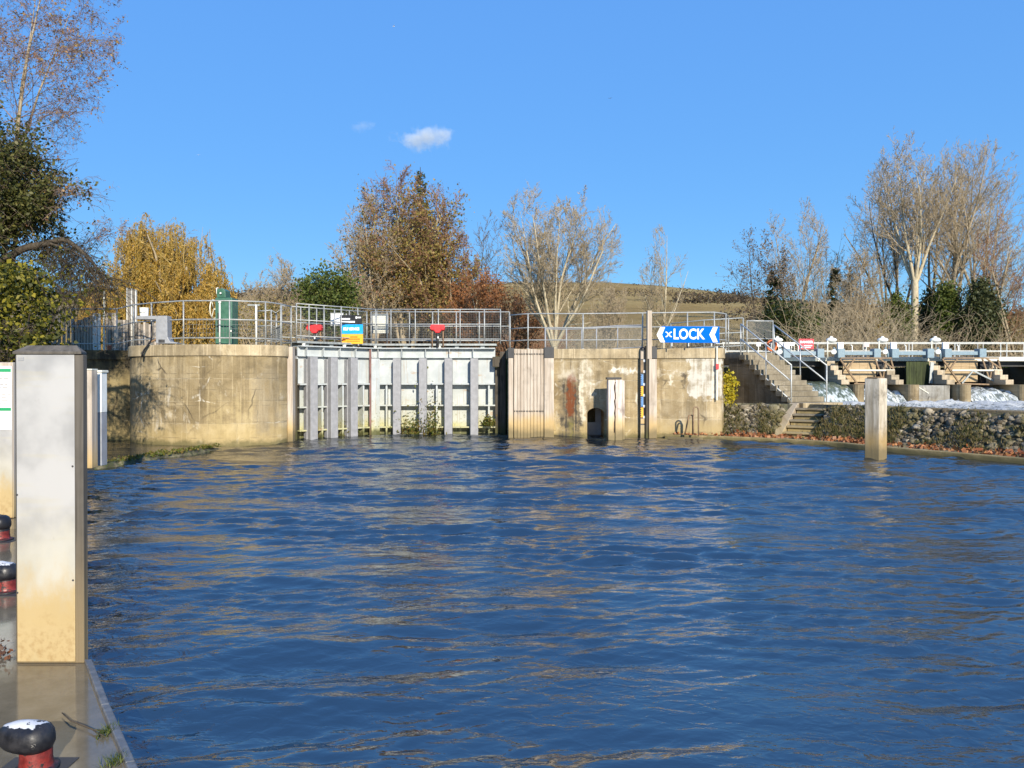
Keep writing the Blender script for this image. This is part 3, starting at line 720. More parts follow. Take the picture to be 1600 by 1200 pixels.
def right_wall():
    poly = [(-.15, 25.95), (1.4, 25.85), (4.3, 25.6), (5.8, 25.3)] + spline([(6.55, 25.15), (6.85, 25.25), (7.02, 25.5), (7.12, 25.9), (7.3, 26.7), (7.62, 28.0), (8.0, 29.2)], 4) + [(8.0, 32), (-.15, 36)]
    t = thing('lock_wall', 'block lock wall right of the gates with a rust streak and a dark arched opening', 'wall', (3.4, 28, 0))
    m = MB(); m.prism(poly, -1.6, COP0); o = m.build('masonry', M['wall_right'], t)
    cm = MB(); x0, x1 = PX(917.5, 25.75), PX(944, 25.75); xc = (x0+x1)/2; hw = (x1-x0)/2
    arch = [(x0, -1), (x1, -1), (x1, .78)] + [(xc+hw*math.cos(a), .78+.2*math.sin(a)) for a in np.linspace(.3, math.pi-.3, 7)] + [(x0, .78)]
    cm.xprism(arch, 25.2, 27.2); boolean_cut(o, cm)
    # prism outward: recess back plate
    m = MB(); m.box(x0-.05, x1+.05, 26.6, 26.7, -1, .45); m.box(xc+.08, x1+.05, 26.6, 26.7, .452, 1.1); m.build('culvert_plate', M['grey_steel'], t)
    m = MB(); m.prism(offset_poly(poly, .05), COP0+.004, COP1); m.build('coping', M['coping'], t, bevel=.02)
    # pale vertical pipe and red tag near the corner
    m = MB(); x = PX(1121, 25.0); m.tube([(x, 25.07, 1.25), (x, 25.07, 3.0)], .03, 8); pp = m.build('drain_pipe', M['cream_paint'], t)
    m = MB(); m.box(x-.045, x+.045, 25.0, 25.03, PZ(577, 25), PZ(568.5, 25)); m.build('red_tag', M['red'], pp)
    # timbers on the face
    def post(name, label, px0, px1, y, zt, mat, cap=None, zb=-1.4, dep=.25):
        a, b = PX(px0, y), PX(px1, y)
        t = thing(name, label, 'post', ((a+b)/2, y+dep/2, 0))
        m = MB(); m.box(a, b, y, y+dep, zb, zt); m.build('shaft', mat, t, bevel=.012)
        if cap:
            m = MB(); m.box(a+cap[0], b+cap[1], y-.01, y+dep+.02, zt+.003, zt+cap[2]); m.build('cap', cap[3], t, bevel=.008)
        return t
    post('fender_post', 'narrow pale timber post beside the gate recess with a dark block on top', 794.5, 802, 25.62, PZ(559.5, 25.62), M['pale_timber'], (-.02, .03, .34, M['dark_steel']), dep=.3)
    t = thing('timber_cladding', 'pale vertical board cladding with bolt heads right of the gate recess', 'cladding', (PX(826, 25.68), 25.75, 0))
    a, b = PX(803, 25.68), PX(849.5, 25.68); nb = 9; wd = (b-a)/nb
    for i in range(nb):
        m = MB(); m.box(a+i*wd+.004, a+(i+1)*wd-.004, 25.66+.008*((i*7)%3), 25.84, -1.4, 2.955-.01*((i*5)%4)); m.build('board', M['pale_timber'], t, bevel=.008)
    m = MB()
    for i in range(nb*2):
        for z in (2.78, .87): m.ball((a+(i+.5)*wd/2, 25.655, z+.02*((i*3)%3)), .016, .01, .03, 6, 4)
    m.build('bolt', M['dark_steel'], t)
    post('fender_post', 'wide pale timber post with a dark steel cap between cladding and block wall', 850.5, 865.5, 25.6, PZ(559.5, 25.6), M['pale_timber'], (-.005, .005, .36, M['dark_steel']), dep=.25)
    # tall pile that carries on above the coping
    y = 25.25; t = thing('tall_pile', 'tall pale timber pile rising above the coping left of the blue LOCK sign', 'pile', (PX(1017, y), y+.15, 0))
    m = MB(); m.box(PX(1014.2, y), PX(1026.5, y), y, y+.3, -1.4, PZ(561, y)); m.build('lower_pile', M['pale_timber'], t, bevel=.012)
    m = MB(); m.box(PX(1012, y), PX(1019, y), y+.04, y+.26, PZ(561, y)+.003, PZ(485, y)); m.build('upper_pile', M['pale_timber'], t, bevel=.01)
    m = MB(); m.box(PX(1019.4, y), PX(1027, y), y+.05, y+.33, PZ(560, y)+.004, PZ(541, y)); m.build('bracket', M['dark_steel'], t)
    m = MB(); m.box(PX(1009.6, y), PX(1013.6, y), y+.06, y+.3, -1.4, PZ(540, y)); m.build('side_plate', M['dark_timber'], t)
    # stub pile
    y = 24.55; a, b = PX(950.5, y), PX(976.5, y)
    t = thing('stub_pile', 'short cracked timber pile standing in the water beside the arched opening', 'pile', ((a+b)/2, y+.2, 0))
    m = MB(); m.box(a, a+.21, y+.012, y+.4, -1.4, 1.93); m.box(a+.225, b-.07, y, y+.42, -1.4, 1.925); m.box(b-.066, b, y+.05, y+.4, -1.4, 1.9); m.build('shaft', M['cracked_timber'], t, bevel=.02)
    m = MB(); m.box(a+.214, a+.222, y+.03, y+.4, -1.4, 1.9); m.build('split', M['dark_timber'], t)
    m = MB(); r = random.Random(4); z = 1.85; xg = a+.235
    while z > .35:
        dz = r.uniform(.08, .2); xn = min(max(xg+r.uniform(-.05, .05), a+.2), a+.31); w0 = r.uniform(.02, .055)
        m.bar((xg, y-.006, z), (xn, y-.006, z-dz), .018, w0); xg = xn; z -= dz
    m.build('gash', M['gash'], t)
    m = MB(); m.box(a-.045, a+.42, y-.03, y+.36, 1.935, 2.0); m.build('cap', M['dark_steel'], t, bevel=.006)
    # gauge board
    y = 25.42; a, b = PX(1000.5, y), PX(1008.5, y); wd = b-a
    t = thing('gauge_board', 'narrow water level gauge with blue and amber bands beside the tall pile', 'gauge', ((a+b)/2, y+.05, 0))
    m = MB(); m.box(a, b, y, y+.1, -.4, PZ(546.5, y)); m.build('board', M['dark_steel'], t)
    m = MB(); m.lathe([(wd*.52, 0), (wd*.5, .05), (wd*.25, .09), (.01, .1)], ((a+b)/2, y+.06, PZ(546.5, y)+.003), 14); m.build('cap', M['black'], t)
    bands = [(549, 561, 'pale_timber'), (563, 582, 'rust'), (585, 602, 'blue_steel2'), (603.5, 618.5, 'amber_sign'), (620, 635, 'blue_steel2'), (637, 652, 'amber_sign'), (654, 662, 'pale_timber'), (664, 684, 'pale_block')]
    for i, (y0, y1, mt) in enumerate(bands):
        m = MB(); m.box(a+wd*.08, a+wd*.58 if i < 6 else b-.01, y-.008, y-.002, PZ(y1, y), PZ(y0, y)); m.build('band', M[mt], t)
    m = MB()
    for z in (563, 580, 600, 617, 634, 651): m.box(a+wd*.62, b-.005, y-.009, y-.003, PZ(z+2.6, y), PZ(z-1.2, y))
    m.build_each('figure_plate', M['white_sign'], t)
    m = MB()
    for i in range(20): m.box(a-.002, a+wd*.22, y-.013, y-.0095, PZ(586+i*3.3+1.5, y), PZ(586+i*3.3, y))
    m.build('tick', M['black'], t)
    # grab rails
    for (xa, ya, xb, yb, pt, Y, lab) in ((1070, 680, 1082.5, 679, 648.5, 24.7, 'smaller rusty grab rail hoop at the foot of the white patched wall'), (1083.5, 679, 1091.5, 682, 636, 24.3, 'taller rusty grab rail hoop beside the smaller hoop')):
        p0 = Vector(P(xa, ya, Y)); p1 = Vector(P(xb, yb, Y)); zt = PZ(pt, Y); xt0 = p0.x + (.12 if xa < 1075 else 0)
        t = thing('grab_rail', lab, 'grab rail', ((p0.x+p1.x)/2, Y, p0.z))
        pts = [p0, Vector((xt0*.6+p0.x*.4, Y, zt-.3))]
        r = (p1.x-xt0)/2
        pts += [Vector((xt0+r-r*math.cos(q), Y, zt-r+r*math.sin(q))) for q in np.linspace(0, math.pi, 9)] + [p1]
        m = MB(); m.tube(pts, .024, 8); m.build('hoop', M['rust_pipe'] if xa < 1075 else M['rust'], t, smooth=True)
M['blue_steel2'] = paint('gauge_blue', (.10,.24,.50), .4, .05, .1)
right_wall()
# ================================================================= gates
def along(px, o, d):
    """distance along the line o + t*d at which photograph column px falls"""
    k = (px-800)/1200
    return (k*o[1]-o[0])/(d[0]-k*d[1])
MIT = (PX(582.5, 27.2), 27.2)
HEEL_L = (PX(460, 25.1), 25.1)
def wire_panel(m, p0, p1, z0, z1, step=.11, r=.0035):
    """woven wire between two uprights"""
    p0, p1 = Vector(p0), Vector(p1); L = (p1-p0).length; n = max(2, int(L/step))
    for i in range(n+1):
        q = p0 + (p1-p0)*(i/n); m.bar((q.x, q.y, z0), (q.x, q.y, z1), r*2, r*2)
    k = max(2, int((z1-z0)/step))
    for j in range(k+1):
        z = z0+(z1-z0)*j/k; m.bar((p0.x, p0.y, z), (p1.x, p1.y, z), r*2, r*2)

def gate(label, org, ang, L, fend, ribs, post_front, post_back, wide, heel=None):
    t = thing('lock_gate', label, 'lock gate', (org[0], org[1], 0), ang, 'pair of lock gates')
    def B(m, name, mat, par=t, **k): return m.build(name, mat, par, world=False, **k)
    m = MB(); m.box(0, L, .0, .05, -1.4, 2.68); B(m, 'skin_plate', M['gate'])
    m = MB(); m.box(0, L, -.16, -.003, 1.80, 2.675); B(m, 'upper_panel', M['gate'])
    for z in (1.77, 1.02, .26):
        m = MB(); m.box(0, L, -.34, -.002, z-.02, z+.02); m.box(0, L, -.35, -.3402, z-.02, z+.028); B(m, 'rail', M['gate'])
    for x in ribs:
        m = MB(); m.box(x-.012, x+.012, -.32, -.004, -1.4, 1.73); m.box(x-.03, x+.03, -.336, -.3205, -1.4, 1.71); B(m, 'rib', M['gate'])
    for x in fend:
        m = MB(); m.box(x-wide/2, x+wide/2, -.56, -.36, -1.4, 2.665); m.box(x-wide/2-.03, x-wide/2+.05, -.359, -.165, -1.4, 2.6); B(m, 'fender', M['grey_plastic'], bevel=.012)
    m = MB(); m.box(0, L, -.42, .1, 3.0, 3.035); m.box(0, L, -.22, -.16, 2.70, 2.998); m.box(0, L, -.30, -.05, 2.682, 2.70)
    x = .25
    while x < L-.1:
        m.box(x-.01, x+.01, -.38, -.221, 2.701, 2.998); x += .62 if L < 3.5 else .83
    B(m, 'top_beam', M['gate'])
    # walkway with its railings
    m = MB(); m.box(-.1, L+.05, -.36, .75, 3.12, 3.165); m.box(-.1, L+.05, -.385, -.361, 3.11, 3.18)
    wk = B(m, 'walkway', M['galv_dark'])
    m = MB(); x = .3
    while x < L: m.box(x-.07, x+.07, -.3, .7, 3.037, 3.118); x += .9
    m.build_each('bearer', M['galv_dark'], wk, world=False)
    m = MB()
    for x in (.15, L*.55): m.lathe([(.05, 0), (.05, .02), (.07, .06), (.0, .09)], (x, -.34, 3.037), 10)
    m.build_each('lifting_eye', M['white_paint'], wk, world=False)
    for posts, y, nm in ((post_front, -.33, 'front_railing'), (post_back, .68, 'back_railing')):
        m = MB(); a, b = posts[0], posts[-1]
        for z in (4.38, 3.86, 3.34): m.tube([(a, y, z), (b, y, z)], .019, 8)
        r = B(m, nm, M['galv'], smooth=True)
        m = MB()
        for x in posts: m.tube([(x, y, 3.165), (x, y, 4.38)], .021, 8)
        m.build_each('post', M['galv'], r, world=False, smooth=True)
        if nm == 'back_railing':
            m = MB()
            for x0, x1 in zip(posts[:-1], posts[1:]):
                wire_panel(m, (x0+.03, y, 0), (x1-.03, y, 0), 3.36, 3.84, .06, .0026); wire_panel(m, (x0+.03, y, 0), (x1-.03, y, 0), 3.9, 4.36, .06, .0015)
            B(m, 'wire_mesh', M['mesh_grey'], r)
    return t

dL = Vector((MIT[0]-HEEL_L[0], MIT[1]-HEEL_L[1])); LL = dL.length; aL = math.atan2(dL.y, dL.x); dL.normalize()
nL = Vector((dL.y, -dL.x))
fo = (HEEL_L[0]+nL.x*.56, HEEL_L[1]+nL.y*.56)
fx = [along(px, fo, dL) for px in (491, 522.8, 554)]
ro = (HEEL_L[0]+nL.x*.33, HEEL_L[1]+nL.y*.33)
gl = gate('narrower left pale steel lock gate hinged beside the curved wall', HEEL_L, aL, LL, fx, [along(px, ro, dL) for px in (503.5, 536, 568)],
          [-.1, .35, .9, 1.55, 2.2, LL-.05], [-.1, .6, 1.2, 1.9, 2.5, LL+.2], .27)
LR = -.14 - MIT[0]
fo = (MIT[0], MIT[1]-.56); ro = (MIT[0], MIT[1]-.33)
gr = gate('broad right pale steel lock gate with weeds at its foot', MIT, 0, PX(774, 27.2)-MIT[0], [along(px, fo, (1, 0)) for px in (619.8, 660.5, 700.5, 741)],
          [along(px, ro, (1, 0)) for px in (604, 682.5, 764)], [along(px, (MIT[0], MIT[1]-.33), (1, 0)) for px in (587, 611, 649, 685, 719, 757, 782)],
          [along(px, (MIT[0], MIT[1]+.68), (1, 0)) for px in (580, 605, 640, 676, 713, 749, 796)], .27)
def mitre():
    # meeting posts of the two leaves
    for g, x0, x1, lab in ((gl, LL-.17, LL-.01, 0), (gr, .01, .2, 1)):
        m = MB(); m.box(x0, x1, -.46, -.36, -1.4, 2.66) if lab == 0 else m.box(x0, x1, -.46, -.36, -1.4, 2.66); m.build('meeting_post', M['gate'], g, world=False, bevel=.01)
    m = MB(); m.box(-.03, .035, -.5, -.41, -1.4, 3.0); m.build('meeting_seal', M['dark_timber2'], gr, world=False)
    m = MB(); m.box(LL-.5, LL-.43, -.365, -.362, .02, 1.5); 
    x0 = PX(773.5, 27.2)-MIT[0]; x1 = PX(790.5, 27.2)-MIT[0]
    m = MB(); m.box(x0, x0+.17, -.3, .1, -1.4, 2.35); m.box(x0+.175, x1, -.42, .1, -1.4, 2.9); m.build('heel_timber', M['dark_timber'], gr, world=False, bevel=.02)
    m = MB(); m.box(x0-.08, x0+.2, -.55, -.31, 2.36, 2.72); m.build('hinge_block', M['dark_timber'], gr, world=False, bevel=.02)
M['dark_timber2'] = timber('meeting_seal', (.16,.08,.07), (.27,.16,.14), wetcol=(.08,.07,.02), stain=.6)
mitre()

def weed(px, py, Y, w_, h_, label, seed, mat='weed'):
    x, y, z = P(px, py, Y); r = np.random.default_rng(seed); n = 420
    c = np.stack([r.normal(0, w_/2.6, n), r.normal(0, .12, n), np.abs(r.normal(0, h_/2, n))], 1) + (x, y, z)
    t = thing('weed_clump', label, 'weed', (x, y, z), 0, 'weeds growing on the foot of the gates')
    leaf_quads('leaves', c, .045, M[mat], t, r, 2.2)

def leaf_quads(name, c, size, mat, parent, r, aspect=1.5, droop=0.0, jitter=.5):
    """one small folded leaf at every point of c"""
    n = len(c); a = r.normal(size=(n, 3)); a[:, 2] = a[:, 2]*(1-droop) - droop*1.6
    a /= np.linalg.norm(a, axis=1, keepdims=True)+1e-9
    b = np.cross(a, r.normal(size=(n, 3))); b /= np.linalg.norm(b, axis=1, keepdims=True)+1e-9
    s = size*(1 + jitter*r.uniform(-1, 1, (n, 1)))
    A = a*s*aspect/2; B_ = b*s/2
    V = np.stack([c-A, c+B_-A*.1, c+A, c-B_-A*.1], 1).reshape(-1, 3)
    F = np.arange(4*n).reshape(n, 4)
    return np_mesh(name, V, F, mat, parent)

# ================================================================= railings
def railing(name, label, pts, zs, h, post_i=None, r=.021, mat=None, mesh=None, cat='railing', group=None, wire=.1):
    """pts: (x, y), zs: base height per point, h: rail heights above the base"""
    mat = mat or M['galv']
    t = thing(name, label, cat, (pts[0][0], pts[0][1], zs[0]), 0, group)
    for i, hh in enumerate(h):
        m = MB(); m.tube([(x, y, z+hh) for (x, y), z in zip(pts, zs)], r*(1 if i == 0 else .85), 8); m.build('rail', mat, t, smooth=True)
    for i in (post_i if post_i is not None else range(len(pts))):
        m = MB(); m.tube([(pts[i][0], pts[i][1], zs[i]), (pts[i][0], pts[i][1], zs[i]+h[0])], r*1.1, 8)
        m.lathe([(r*2.2, 0), (r*2.2, .02), (r*1.2, .022)], (pts[i][0], pts[i][1], zs[i]), 10); m.build('post', mat, t, smooth=True)
    if mesh:
        m = MB()
        for i in range(len(pts)-1):
            if i in mesh:
                p0, p1 = Vector((*pts[i], 0)), Vector((*pts[i+1], 0)); q0, q1 = p0.lerp(p1, .06), p0.lerp(p1, .94)
                za, zb = (zs[i]+zs[i+1])/2+h[2]+.03, (zs[i]+zs[i+1])/2+h[1]-.03
                wire_panel(m, q0, q1, za, zb, wire, .0030)
        m.build('wire_mesh', M['mesh_grey'], t)
    return t
COP = COP1+.001
pl = [(PX(px, y), y) for px, y in ((113, 24.3), (183, 24.3), (209, 24.0), (237, 23.4), (287, 22.75), (359, 22.72), (415, 23.1), (439, 23.75), (455, 24.6))]
zb = [2.861, 2.861, COP, COP, COP, COP, COP, COP, COP]
railing('guard_railing', 'long curving galvanised railing on top of the curved left lock wall', pl, zb, (1.30, .75, .20), mesh={4, 5, 6}, wire=.1)
pr = [(PX(px, y), y) for px, y in ((797, 26.6), (825, 25.95), (911, 25.95), (1004, 25.7), (1074, 25.45), (1116, 25.4), (1134, 26.0), (1138, 27.4))]
railing('guard_railing', 'galvanised three rail railing on the block wall behind the blue LOCK sign', pr, [COP]*8, (1.19, .72, .30))
# short return beside the left gate, platform and wire gate
pq = [(PX(400, 25.6), 25.6), (PX(424, 25.2), 25.2), (PX(432, 26.2), 26.2), (PX(439, 24.9), 24.9)]
t = railing('guard_railing', 'short inner railing with a dark platform beside the left gate', pq, [2.98]*4, (1.22, .72, .22), mesh={0, 1, 2}, wire=.06)
m = MB(); m.box(PX(392, 25.4), PX(440, 25.4), 24.7, 26.4, 2.97, 3.03); m.build('platform', M['dark_steel'], t)
for i in range(1):
    t = thing('sensor_pole', 'single white pole standing on the dark platform beside the left gate', 'pole', (PX(400.5, 25.3), 25.3, 3.03))
    m = MB(); x = PX(400.5, 25.3); m.tube([(x, 25.3, 3.03), (x, 25.3, PZ(476, 25.3))], .035, 10); m.build('shaft', M['white_paint'], t, smooth=True)
    m = MB(); m.box(x-.28, x+.12, 25.27, 25.33, PZ(478, 25.3), PZ(475.5, 25.3)); m.build('arm', M['galv_dark'], t)
# ramp fence of dark mesh behind the right wall
pf = [(PX(852, 30), 30), (PX(885, 31), 31), (PX(909, 32), 32), (PX(932, 32.7), 32.7), (PX(965, 34), 34), (PX(1003, 35), 35)]
railing('mesh_fence', 'dark wire mesh fence rising along a ramp behind the right lock wall', pf, [2.85, 2.9, 2.98, 3.05, 3.2, 3.3], (1.1, 1.05, .1), mesh={0, 1, 2, 3, 4}, r=.025, mat=M['grey_steel'], cat='fence', wire=.07)
pg = [(PX(1048, 31), 31), (PX(1100, 30.5), 30.5), (PX(1161, 30), 30)]
railing('guard_railing', 'dark railing sloping up behind the white patched corner of the right wall', pg, [2.9, 3.0, 3.05], (1.28, .72, .2), mat=M['galv_dark'], r=.025)
ph = [(PX(1167, 29.9), 29.9), (PX(1207.5, 30.1), 30.1)]
railing('guard_railing', 'railing with a grey mesh panel at the head of the steps', ph, [2.86, 2.86], (1.36, 1.34, .66), mesh={0}, wire=.035)

# ================================================================= things on the lock
def info_sign():
    y = 26.15; t = thing('information_sign', 'tall sign with black, blue SELF SERVICE and orange panels on the gate railing', 'sign', (PX(549, y), y, PZ(538, y)))
    x0, x1 = PX(531.5, y), PX(565.5, y); xc = (x0+x1)/2; w_ = x1-x0; rot = 0
    def pan(nm, ya, yb, mat, dx=0, dy=0):
        m = MB(); m.box(x0+dx, x1+dx+.03*(dx > 0), y-.006, y+.008, PZ(yb, y), PZ(ya, y)); return m.build(nm, mat, t)
    a = pan('header_panel', 492.3, 506.6, M['black']); b = pan('service_panel', 506.9, 521.8, M['cyan_sign'], .008); c = pan('warning_panel', 522.1, 537.3, M['amber_sign'], .01)
    L0 = root_loc(t)
    def bars(parent, mat, rows):
        m = MB(); r = random.Random(5)
        for (xa, xb, za, zb) in rows:
            x = xa
            while x < xb:
                wd = r.uniform(.03, .07); m.box(x, min(x+wd, xb), y-.012, y-.0075, PZ(zb, y), PZ(za, y)); x += wd+.008
        m.build('lettering', mat, parent)
    bars(a, M['white_sign'], [(x0+.03, x0+.34, 497.2, 499.6), (x0+.03, x0+.51, 501.6, 504.2)])
    m = MB(); m.box(x1-.21, x1-.16, y-.012, y-.0075, PZ(498, y), PZ(494.6, y)); m.box(x1-.15, x1-.03, y-.012, y-.0075, PZ(497.2, y), PZ(495.2, y)); m.build('emblem', M['white_sign'], a)
    text_mesh('lettering', 'SELF SERVICE', .125, M['white_sign'], b, Vector((xc+.01, y-.0105, PZ(514.2, y)))-L0, bold=.006, sx=.75)
    bars(c, M['amber_dark'], [(xc-.02, xc+.22, 525.6, 527.4), (xc-.14, xc+.3, 529, 530.8), (xc-.14, xc+.3, 532.6, 533.7), (x0+.06, x0+.19, 531.4, 533)])
    m = MB(); cx = x0+.125; m.xprism([(cx-.055, PZ(530.6, y)), (cx+.055, PZ(530.6, y)), (cx, PZ(525.8, y))], y-.0118, y-.0078); m.build('warning_triangle', M['amber_dark'], c)
    m = MB()
    for px in (541, 560): m.box(PX(px, y)-.02, PX(px, y)+.02, y+.01, y+.04, PZ(540, y), PZ(490, y))
    m.build_each('bracket', M['galv'], t)
info_sign()

def paddle_gear(px, Y, label):
    x = PX(px, Y); t = thing('paddle_gear', label, 'winding gear', (x, Y, 3.05), 0, 'red paddle winding gear on the gates')
    zt = PZ(507.5, Y)
    m = MB()
    for dx in (-.19, .19): m.tube([(x+dx, Y, 3.05), (x+dx, Y, zt-.2)], .025, 8)
    m.build_each('leg', M['rust_pipe'], t, smooth=True)
    m = MB(); m.tube([(x, Y-.02, 3.05), (x, Y-.02, zt-.22)], .045, 10); m.build('spindle', M['dark_steel'], t, smooth=True)
    m = MB(); m.xprism([(x-.24, zt), (x+.24, zt), (x+.24, zt-.2), (x+.13, zt-.2), (x+.07, zt-.29), (x-.07, zt-.29), (x-.13, zt-.2), (x-.24, zt-.2)], Y-.12, Y+.12); m.build('housing', M['red'], t, bevel=.03)
    m = MB(); m.tube([(x-.18, Y-.14, zt-.1), (x-.18, Y+.14, zt-.1)], .075, 12); m.tube([(x+.18, Y-.14, zt-.1), (x+.18, Y+.14, zt-.1)], .075, 12); m.build_each('gear_drum', M['red'], t, smooth=False)
    m = MB(); m.ball((x+.02, Y-.1, zt-.45), .03, .03, .05, 10, 6); m.build('lever_knob', M['white_paint'], t, smooth=True)
paddle_gear(492, 25.55, 'red winding gear on the left gate left of the orange sign')
paddle_gear(684, 26.75, 'red winding gear in the middle of the right gate')

def board_back(px0, px1, py0, py1, Y, mat, label):
    t = thing('notice_board', label, 'board', (PX((px0+px1)/2, Y), Y, PZ(py1, Y)))
    m = MB(); m.box(PX(px0, Y), PX(px1, Y), Y-.01, Y+.01, PZ(py1, Y), PZ(py0, Y)); m.build('board', mat, t)
    m = MB(); w_ = .025; a, b, z0, z1 = PX(px0, Y), PX(px1, Y), PZ(py1, Y), PZ(py0, Y)
    m.box(a-w_, a-.002, Y-.02, Y+.02, z0-w_, z1+w_); m.box(b+.002, b+w_, Y-.02, Y+.02, z0-w_, z1+w_); m.box(a-.0015, b+.0015, Y-.02, Y+.02, z1+.001, z1+w_); m.box(a-.0015, b+.0015, Y-.02, Y+.02, z0-w_, z0-.001)
    m.build('frame', M['galv'], t)
board_back(517.5, 536, 490, 508, 27.6, M['white_sign'], 'plain white board behind the sign on the left gate railing')
board_back(583, 606, 491.5, 520, 28.1, M['cream_paint'], 'plain pale grey board on the right gate railing next to the orange sign')

def lock_sign():
    y = 25.0; t = thing('lock_sign', 'long blue sign reading LOCK with white chevrons pointing left', 'sign', (PX(1075, y), y, PZ(537, y)))
    s = y/1200
    Q = lambda px, py: (PX(px, y), PZ(py, y))
    m = MB(); m.xprism([Q(1027, 523), Q(1034, 509.6), Q(1124, 510.2), Q(1124, 536), Q(1122, 536), Q(1034, 535.2)], y-.004, y+.012); b = m.build('board', M['blue_sign'], t)
    def chev(x, k):
        m = MB(); m.xprism([Q(x, 523), Q(x+5.8, 511)[0:2], Q(x+13, 511), Q(x+8.2, 523), Q(x+13, 534.8), Q(x+5.8, 534.8)], y-.011, y-.006); m.build('chevron', M['white_sign'], b)
    chev(1025.9, 0); chev(1108.2, 1)
    L0 = root_loc(t)
    text_mesh('lettering', 'LOCK', .475, M['white_sign'], b, Vector((PX(1075.8, y), y-.0095, PZ(522.8, y)))-L0, bold=.011, depth=.005, sx=.80)
    # the lock gate mark: two bars bending to meet
    m = MB()
    for sx in (-1, 1):
        pts = [Q(1044.6+sx*4.8, 518.8), Q(1044.6+sx*2.2, 519.6), Q(1044.6+sx*.7, 522.6), Q(1044.6+sx*2.2, 525.4), Q(1044.6+sx*4.8, 526.2)]
        for a_, b_ in zip(pts[:-1], pts[1:]): m.bar((a_[0], y-.0085, a_[1]), (b_[0], y-.0085, b_[1]), .004, .035)
    m.build('lock_mark', M['white_sign'], b)
    m = MB()
    for px in (1050, 1076, 1112): m.box(PX(px, y)-.02, PX(px, y)+.02, y+.014, y+.4, PZ(514, y), PZ(511.6, y)); m.box(PX(px, y)-.018, PX(px, y)+.018, y+.014, y+.05, PZ(541, y), PZ(510.5, y))
    m.build_each('bracket', M['galv'], t)
lock_sign()

def left_bits():
    # grey bracket and bucket
    y = 23.0; t = thing('bracket_arm', 'grey steel bracket arm with a flared foot on the curved left wall', 'bracket', (PX(257, y), y, COP1))
    m = MB(); Q = lambda px, py: (PX(px, y), PZ(py, y))
    m.xprism([Q(248, 537), Q(248, 500), Q(216, 499.5), Q(217, 494.5), Q(265.5, 494), Q(266, 527), Q(269.5, 534), Q(281, 536), Q(281, 537.5)], y-.18, y+.14); m.build('arm', M['grey_steel'], t, bevel=.012)
    m = MB(); m.box(PX(252, y), PX(262, y), y-.184, y-.1805, PZ(536, y), PZ(531, y)); m.build('bolt_plate', M['dark_steel'], t)
    y = 22.98; z = PZ(494.3, y); t = thing('bucket', 'white bucket standing on the end of the grey bracket arm', 'bucket', (PX(225.7, y), y, z))
    w_ = 6.8/1200*y; h_ = 13.2/1200*y
    m = MB(); m.lathe([(w_*.88, 0), (w_, h_*.94), (w_*1.05, h_*.95), (w_*1.05, h_), (w_*.95, h_), (w_*.8, .02)], (PX(225.7, y), y, z+.002), 20); m.build('body', M['white_paint'], t, smooth=False)
    m = MB(); m.tube([(PX(219.5, y), y-.02, z+h_*.8), (PX(222, y), y-w_, z+h_*.45), (PX(229, y), y-w_, z+h_*.45), (PX(232, y), y-.02, z+h_*.8)], .008, 6); m.build('handle', M['grey_steel'], t)
    # lock control cabinet
    y = 24.4; t = thing('control_cabinet', 'dark green lock control pedestal with a hand wheel and white pipe', 'cabinet', (PX(354, y), y, 2.86)); Q = lambda px, py: (PX(px, y), PZ(py, y))
    m = MB(); m.box(PX(341, y), PX(367.5, y), y-.25, y+.3, 2.87, PZ(466.2, y)); m.build('body', M['green'], t, bevel=.03)
    m = MB(); m.xprism([Q(342.5, 466), Q(342.5, 453), Q(352, 451.5), Q(356, 455), Q(356.5, 466)], y-.2, y+.25); m.build('head', M['green'], t, bevel=.02)
    m = MB(); m.box(PX(339, y), PX(369.5, y), y-.29, y+.34, 2.862, 2.93); m.build('plinth', M['green'], t, bevel=.01)
    m = MB(); m.tube([(PX(349.2, y), y-.3, 2.93), (PX(349.2, y), y-.3, PZ(473.5, y))], .026, 10); m.ball((PX(349.2, y), y-.3, PZ(473.5, y)), .05, .04, .05, 10, 6); m.build('pipe', M['white_paint'], t, smooth=True)
    m = MB(); cx, cz = PX(334.5, y), PZ(483.5, y); m.tube([(cx, y+.30*math.cos(a)-.02, cz+.30*math.sin(a)) for a in np.linspace(0, 2*math.pi, 25)], .02, 8)
    for a in (0, 2.09, 4.19): m.tube([(cx, y-.02, cz), (cx, y-.02+.30*math.cos(a), cz+.30*math.sin(a))], .012, 6)
    m.tube([(cx, y-.02, cz), (PX(341, y), y-.02, cz)], .03, 8); m.build('hand_wheel', M['cream_paint'], t, smooth=True)
    m = MB(); m.tube([(PX(341.2, y), y-.1, PZ(460, y)), (PX(340.6, y), y-.1, PZ(451, y)), (PX(343.5, y), y-.1, PZ(450.5, y))], .02, 8); m.build('handle', M['white_paint'], t)
    m = MB()
    for px, py in ((349.8, 459.5), (366, 518)): m.tube([(PX(px, y), y-.27, PZ(py, y)), (PX(px, y), y-.24, PZ(py, y))], .028, 10)
    m.build_each('lamp_button', M['white_paint'], t)
    m = MB(); m.box(PX(345, y), PX(347, y), y-.257, y-.2505, PZ(520, y), PZ(490, y)); m.build('slot', M['black'], t)
left_bits()

